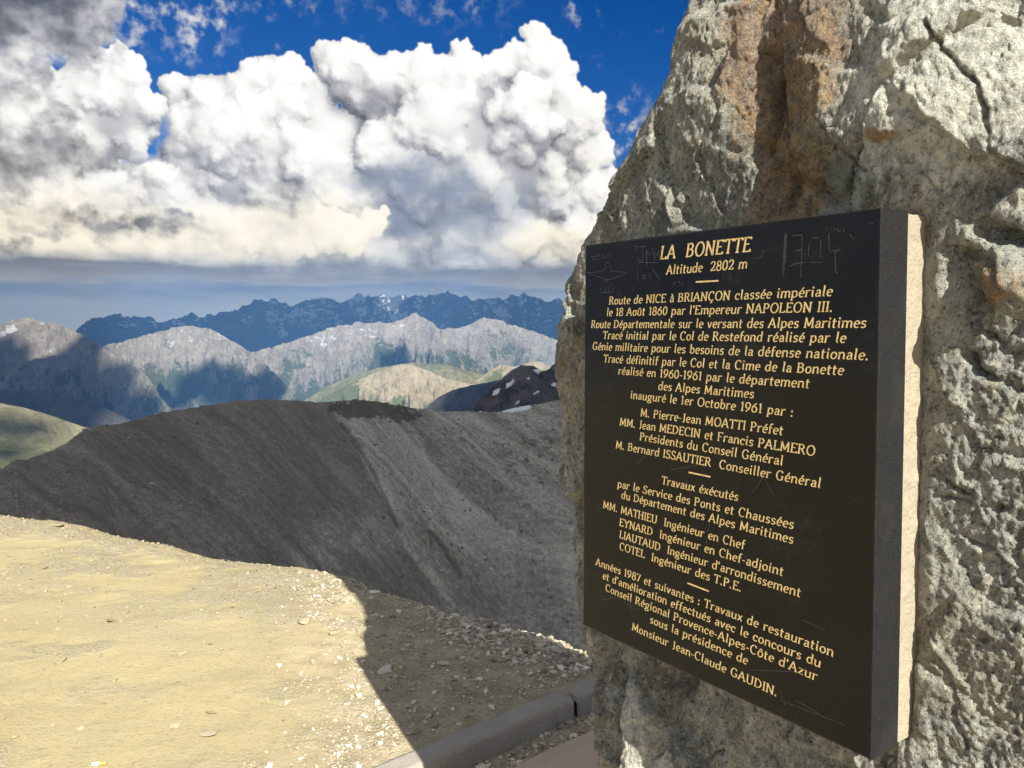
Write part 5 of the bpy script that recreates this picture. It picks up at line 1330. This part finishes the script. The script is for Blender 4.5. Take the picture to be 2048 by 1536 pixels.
G_('u', .53, [(.09,X),(.09,.18)] + arc(.25,.18,.16,.18,180,340,8), [(.43,X),(.43,.08),(.50,.01)], [(.01,X-.02),(.09,X)])
G_('v', .46, [(.04,X),(.22,0)], [(.22,0),(.41,X)])
G_('x', .46, [(.05,X),(.40,0)], [(.39,X),(.04,0)])
G_('z', .44, [(.05,X-.03),(.38,X-.03),(.05,.03),(.40,.03)])
G_('0', .52, arc(.26,.49,.20,.49,0,360,22))
G_('1', .34, [(.19,0),(.19,.98)], [(.06,.86),(.19,.98)], ft(.19,.03))
G_('2', .50, [(.06,.76)] + arc(.24,.75,.18,.23,165,-20,9) + [(.30,.36),(.05,.04)], [(.04,.04),(.45,.04)], [(.45,.02),(.46,.15)])
G_('6', .52, arc(.26,.31,.20,.31,0,360,18), [(.07,.38),(.12,.66),(.40,.98)])
G_('7', .46, [(.04,.95),(.43,.95),(.16,0)], [(.05,.97),(.04,.82)])
G_('8', .52, arc(.26,.74,.16,.24,0,360,16), arc(.26,.25,.20,.26,0,360,18))
G_('9', .52, arc(.26,.67,.20,.31,0,360,18), [(.45,.60),(.40,.32),(.12,.0)])
G_('.', .22, [(.09,.05),(.10,.05)]); G_(':', .24, [(.10,.05),(.11,.05)], [(.10,.52),(.11,.52)])
G_('-', .30, [(.04,.36),(.25,.36)]); G_("'", .18, [(.10,1.0),(.07,.74)]); G_(' ', .30)
ACC = {'é': ('e', [(.20,.76),(.33,.94)]), 'à': ('a', [(.12,.94),(.27,.76)]), 'û': ('u', [(.14,.76),(.26,.92),(.38,.76)]), 'ô': ('o', [(.12,.76),(.24,.92),(.36,.76)]), 'Ç': ('C', [(.34,0),(.36,-.08),(.42,-.14),(.36,-.24),(.26,-.24)])}
for k_, (b0, s_) in ACC.items(): GLY[k_] = (GLY[b0][0], GLY[b0][1] + (s_,))
class Pen:
    def __init__(self): self.V, self.F, self.k = [], [], 0
    def stroke(self, pts, wid, nib=None, thin=.40, lift=None):
        """Sweep a nib along a path in (u, z); each stroke lies a hair above the last so that none share a plane."""
        pts = np.array(pts, float)
        w_ = (0.00025 + self.k * 6e-8) if lift is None else lift
        self.k += 1
        if len(pts) > 2:
            t = np.gradient(pts, axis=0)
        else: t = np.repeat((pts[1] - pts[0])[None], 2, 0)
        L = np.linalg.norm(t, axis=1, keepdims=True); L[L == 0] = 1; t /= L
        e = wid * .35
        pts[0] -= t[0] * e * .3; pts[-1] += t[-1] * e * .3
        nrm = np.stack([-t[:, 1], t[:, 0]], -1)
        ww = np.full(len(pts), wid) if nib is None else wid * (thin + (1 - thin) * np.abs(np.sin(np.arctan2(t[:, 1], t[:, 0]) - nib)))
        b0 = len(self.V)
        for q, nn_, w2 in zip(pts, nrm, ww):
            self.V.append((q[0] + nn_[0] * w2 / 2, w_, q[1] + nn_[1] * w2 / 2)); self.V.append((q[0] - nn_[0] * w2 / 2, w_, q[1] - nn_[1] * w2 / 2))
        for i in range(len(pts) - 1): self.F.append((b0 + 2 * i, b0 + 2 * i + 1, b0 + 2 * i + 3, b0 + 2 * i + 2))
    def build(self, name, mat, parent):
        V = np.array(self.V); V[:, 2] -= _zb
        me = bpy.data.meshes.new(name); me.from_pydata(V.tolist(), [], self.F)
        import bmesh
        bm = bmesh.new(); bm.from_mesh(me)
        for f in bm.faces:
            f.normal_update()
            if f.normal.y < 0: f.normal_flip()
        bm.to_mesh(me); bm.free()
        me.materials.append(mat)
        o = bpy.data.objects.new(name, me); COL.objects.link(o); o.parent = parent
        return o
LINES = [("LA  BONETTE",1320.2,518.8,1500.4,503.1,.0253),("Altitude  2802 m",1332.7,549,1493.8,536.5,.0172),
    ("Route de NICE à BRIANÇON classée impériale",1218,609,1664,591.7,.0163),("le 18 Août 1860 par l'Empereur NAPOLEON III.",1213,632,1665,623.3,.0163),
    ("Route Départementale sur le versant des Alpes Maritimes",1182.3,655.8,1731.7,655.2,.0163),("Tracé initial par le Col de Restefond réalisé par le",1206,677.7,1691,685.4,.0163),
    ("Génie militaire pour les besoins de la défense nationale.",1185,699.4,1737,720,.0163),("Tracé définitif par le Col et la Cime de la Bonette",1207,724.2,1686.5,750,.0163),
    ("réalisé en 1960-1961 par le département",1236.3,748.4,1618.4,776.3,.0163),("des Alpes Maritimes",1316.2,779.3,1507.3,796.3,.0163),
    ("inauguré le 1er Octobre 1961 par :",1260.5,796.9,1586.6,833.2,.0163),("M. Pierre-Jean MOATTI Préfet",1280.8,832.3,1565.4,870.2,.0163),
    ("MM. Jean MEDECIN et Francis PALMERO",1239.3,850.5,1629.6,911.9,.0163),("Présidents du Conseil Général",1279.3,880.1,1565.4,930.7,.0163),
    ("M. Bernard ISSAUTIER  Conseiller Général",1231.4,896.2,1641,976.1,.0163),("Travaux éxécutés",1323.2,967.9,1476,1002,.0163),
    ("par le Service des Ponts et Chaussées",1234.8,974,1586.9,1057.9,.0163),("du Département des Alpes Maritimes",1242.3,996.3,1586,1087.4,.0163),
    ("MM. MATHIEU  Ingénieur en Chef",1205.9,1015.8,1488.9,1098.9,.0163),("EYNARD  Ingénieur en Chef-adjoint",1238.8,1051,1566,1151.9,.0163),
    ("LIAUTAUD  Ingénieur d'arrondissement",1238.8,1075.4,1600.6,1194.3,.0163),("COTEL  Ingénieur des T.P.E.",1238.8,1098.9,1482.3,1183.4,.0163),
    ("Années 1987 et suivantes : Travaux de restauration",1191.6,1129.8,1666.5,1313.7,.0163),("et d'amélioration effectués avec le concours du",1205.3,1157,1640.7,1335.2,.0163),
    ("Conseil Régional Provence-Alpes-Côte d'Azur",1210.8,1181.4,1633.3,1361.8,.0163),("sous la présidence de",1299.6,1245,1494.6,1329.5,.0163),("Monsieur Jean-Claude GAUDIN.",1263.7,1259.3,1553.9,1393.1,.0163)]
pen = Pen()
for txt, x0, y0, x1, y1, hcap in LINES:
    (u0, z0), (u1, z1) = plane_uv(x0, y0), plane_uv(x1, y1)
    adv = sum(GLY[c_][0] + .07 for c_ in txt) - .07; sx = (u1 - u0) / adv
    big_ = hcap > .02
    pos = 0.0
    for c_ in txt:
        a_, strokes = GLY[c_]
        for s_ in strokes:
            pts = [(u0 + (pos + q[0]) * sx + q[1] * hcap * (.17 if (big_ or c_.islower()) else .12), z0 + (z1 - z0) * (pos + q[0]) / adv + q[1] * hcap) for q in s_]
            dot = len(s_) == 2 and abs(s_[0][0] - s_[1][0]) < .02 and s_[0][1] == s_[1][1]
            if dot: pts = [(pts[0][0] - .0011, pts[0][1]), (pts[0][0] + .0011, pts[0][1])]
            foot = len(s_) == 2 and s_[0][1] == s_[1][1] and abs(s_[0][0] - s_[1][0]) < .26 and not dot
            wd = hcap * (.168 if not big_ else .165)
            if dot: pen.stroke(pts, hcap * .19)
            elif foot: pen.stroke(pts, wd * .55)
            else: pen.stroke(pts, wd, nib=math.radians(8), thin=.46)
        pos += a_ + .07
for (x0, y0, x1, y1) in ((1392,564,1437,561.5),(1377.7,944.6,1421,953.7),(1375.5,1166.2,1417.9,1182.5)):
    pen.stroke([plane_uv(x0, y0), plane_uv(x1, y1)], .0030)
M_gold, n, b = material('gilding')
p = n.node('ShaderNodeTexCoord').outputs['Object']
g = n.noise(p, 120, 5, 0.7); g_ = n.noise(p, 9, 4, 0.6)
c = n.mix(n.ss(g, 0.35, 0.65), (0.60, 0.43, 0.17), (0.84, 0.66, 0.33))
c = n.mix(n.m('MULTIPLY', n.ss(n.m('ADD', g, n.m('MULTIPLY', g_, 0.5)), 0.86, 1.0), 0.7), c, (0.45, 0.42, 0.36))
n.put(b.inputs['Base Color'], c)
b.inputs['Metallic'].default_value = 0.15
b.inputs['Roughness'].default_value = 0.55
pen.build('lettering', M_gold, slab_o)

# scratches and scribbles on the polish
pen = Pen(); pen.k = 0
def scr(pts, wid=.0007):
    P_ = [np.array(plane_uv(x, y)) for x, y in pts]; out = [P_[0]]
    for a_, b_ in zip(P_[:-1], P_[1:]):
        for t in (0.34, .67, 1): out.append(a_ + (b_ - a_) * t)
    pen.stroke(out, wid, lift=0.00012 + pen.k * 4e-8)
def Z2(*q): return [(1140 + x / 4.8, 400 + y / 4.8) for x, y in q]
def Z3(*q): return [(1440 + x / 4.8, 400 + y / 4.8) for x, y in q]
def graffito(name, strokes, wid=.0007):
    global pen
    pen = Pen()
    for q in strokes: scr(q, wid)
    return pen.build(name, M_scr, slab_o)
M_scr, n, b = material('scratched_polish')
p = n.node('ShaderNodeTexCoord').outputs['Object']
n.put(b.inputs['Base Color'], n.mix(n.ss(n.noise(p, 260, 3, 0.6), 0.4, 0.6), (0.035, 0.036, 0.038), (0.11, 0.112, 0.115)))
graffito('scratched_lettering', [Z2(*q) for q in ([(640,452),(730,445)],[(700,448),(695,580),(660,590),(652,545)],[(735,575),(732,470),(768,540),(795,455),(808,580)],[(815,575),(818,490),(838,535),(855,480),(862,560)],[(652,600),(838,600)],[(610,450),(640,438)],[(628,450),(632,485)],[(652,640),(648,780)],[(690,735),(720,715),(725,765),(690,750)],[(760,700),(770,770)],[(790,660),(860,760)],[(735,490),(738,640)])], .0009)
graffito('scratched_drawing', [Z2(*q) for q in ([(170,698),(260,692),(320,680),(352,640),(332,625),(340,640)],[(332,625),(350,595),(378,600),(392,685),(470,688),(556,698),(470,735),(360,768),(270,738),(172,702)],[(325,770),(350,755),(368,785),(325,785)],[(318,790),(285,880),(330,890),(420,880),(400,800)],[(345,830),(330,890)],[(372,830),(378,890)])])
graffito('scratched_lettering', [Z2(*q) for q in ([(205,545),(240,540),(215,575),(245,570)],[(262,520),(258,570)],[(262,520),(285,530),(262,545)],[(300,565),(315,515),(330,565)],[(360,520),(340,545),(365,560)],[(395,510),(375,512),(375,560),(400,555)])])
graffito('scratched_lettering', [Z2(*q) for q in ([(985,835),(1000,785),(1018,835)],[(1030,790),(1062,785)],[(1045,790),(1048,830)],[(1075,785),(1076,830)])])
graffito('scratched_lettering', [Z3(*q) for q in ([(628,315),(612,745)],[(622,330),(600,700)],[(640,330),(625,600)],[(690,345),(795,335)],[(790,345),(775,745)],[(715,495),(790,470)],[(670,640),(720,610),(820,600)],[(860,600),(970,598)],[(885,368),(940,362)],[(970,385),(962,560)],[(855,410),(850,540)],[(1045,320),(1050,490),(1160,482)],[(1105,490),(1110,690),(1130,700)])], .0010)
graffito('scratched_lettering', [Z3(*q) for q in ([(1005,265),(1020,290),(1035,255)],[(1060,260),(1062,295)],[(1090,265),(1110,290)],[(1130,260),(1132,300),(1160,295)],[(1185,265),(1190,300)],[(1240,320),(1262,350),(1265,380),(1295,365)])], .0008)
for q in (Z3((1420,215),(1470,230)), Z3((420,480),(400,550),(340,560)), Z2((605,830),(608,875)), [(1385,1000),(1372,960)],[(1300,905),(1270,930)],[(1540,935),(1505,985)],[(1530,960),(1548,990)],[(1340,940),(1395,930)],[(1440,1020),(1455,1060)],[(1490,1110),(1512,1165)],[(1605,1240),(1650,1260)],[(1560,1400),(1690,1450)],[(1590,1400),(1640,1428)],[(1500,1340),(1620,1345)],[(1420,1040),(1412,1090)],[(1200,1200),(1260,1190)]):
    graffito('scratch', [q], .0007)
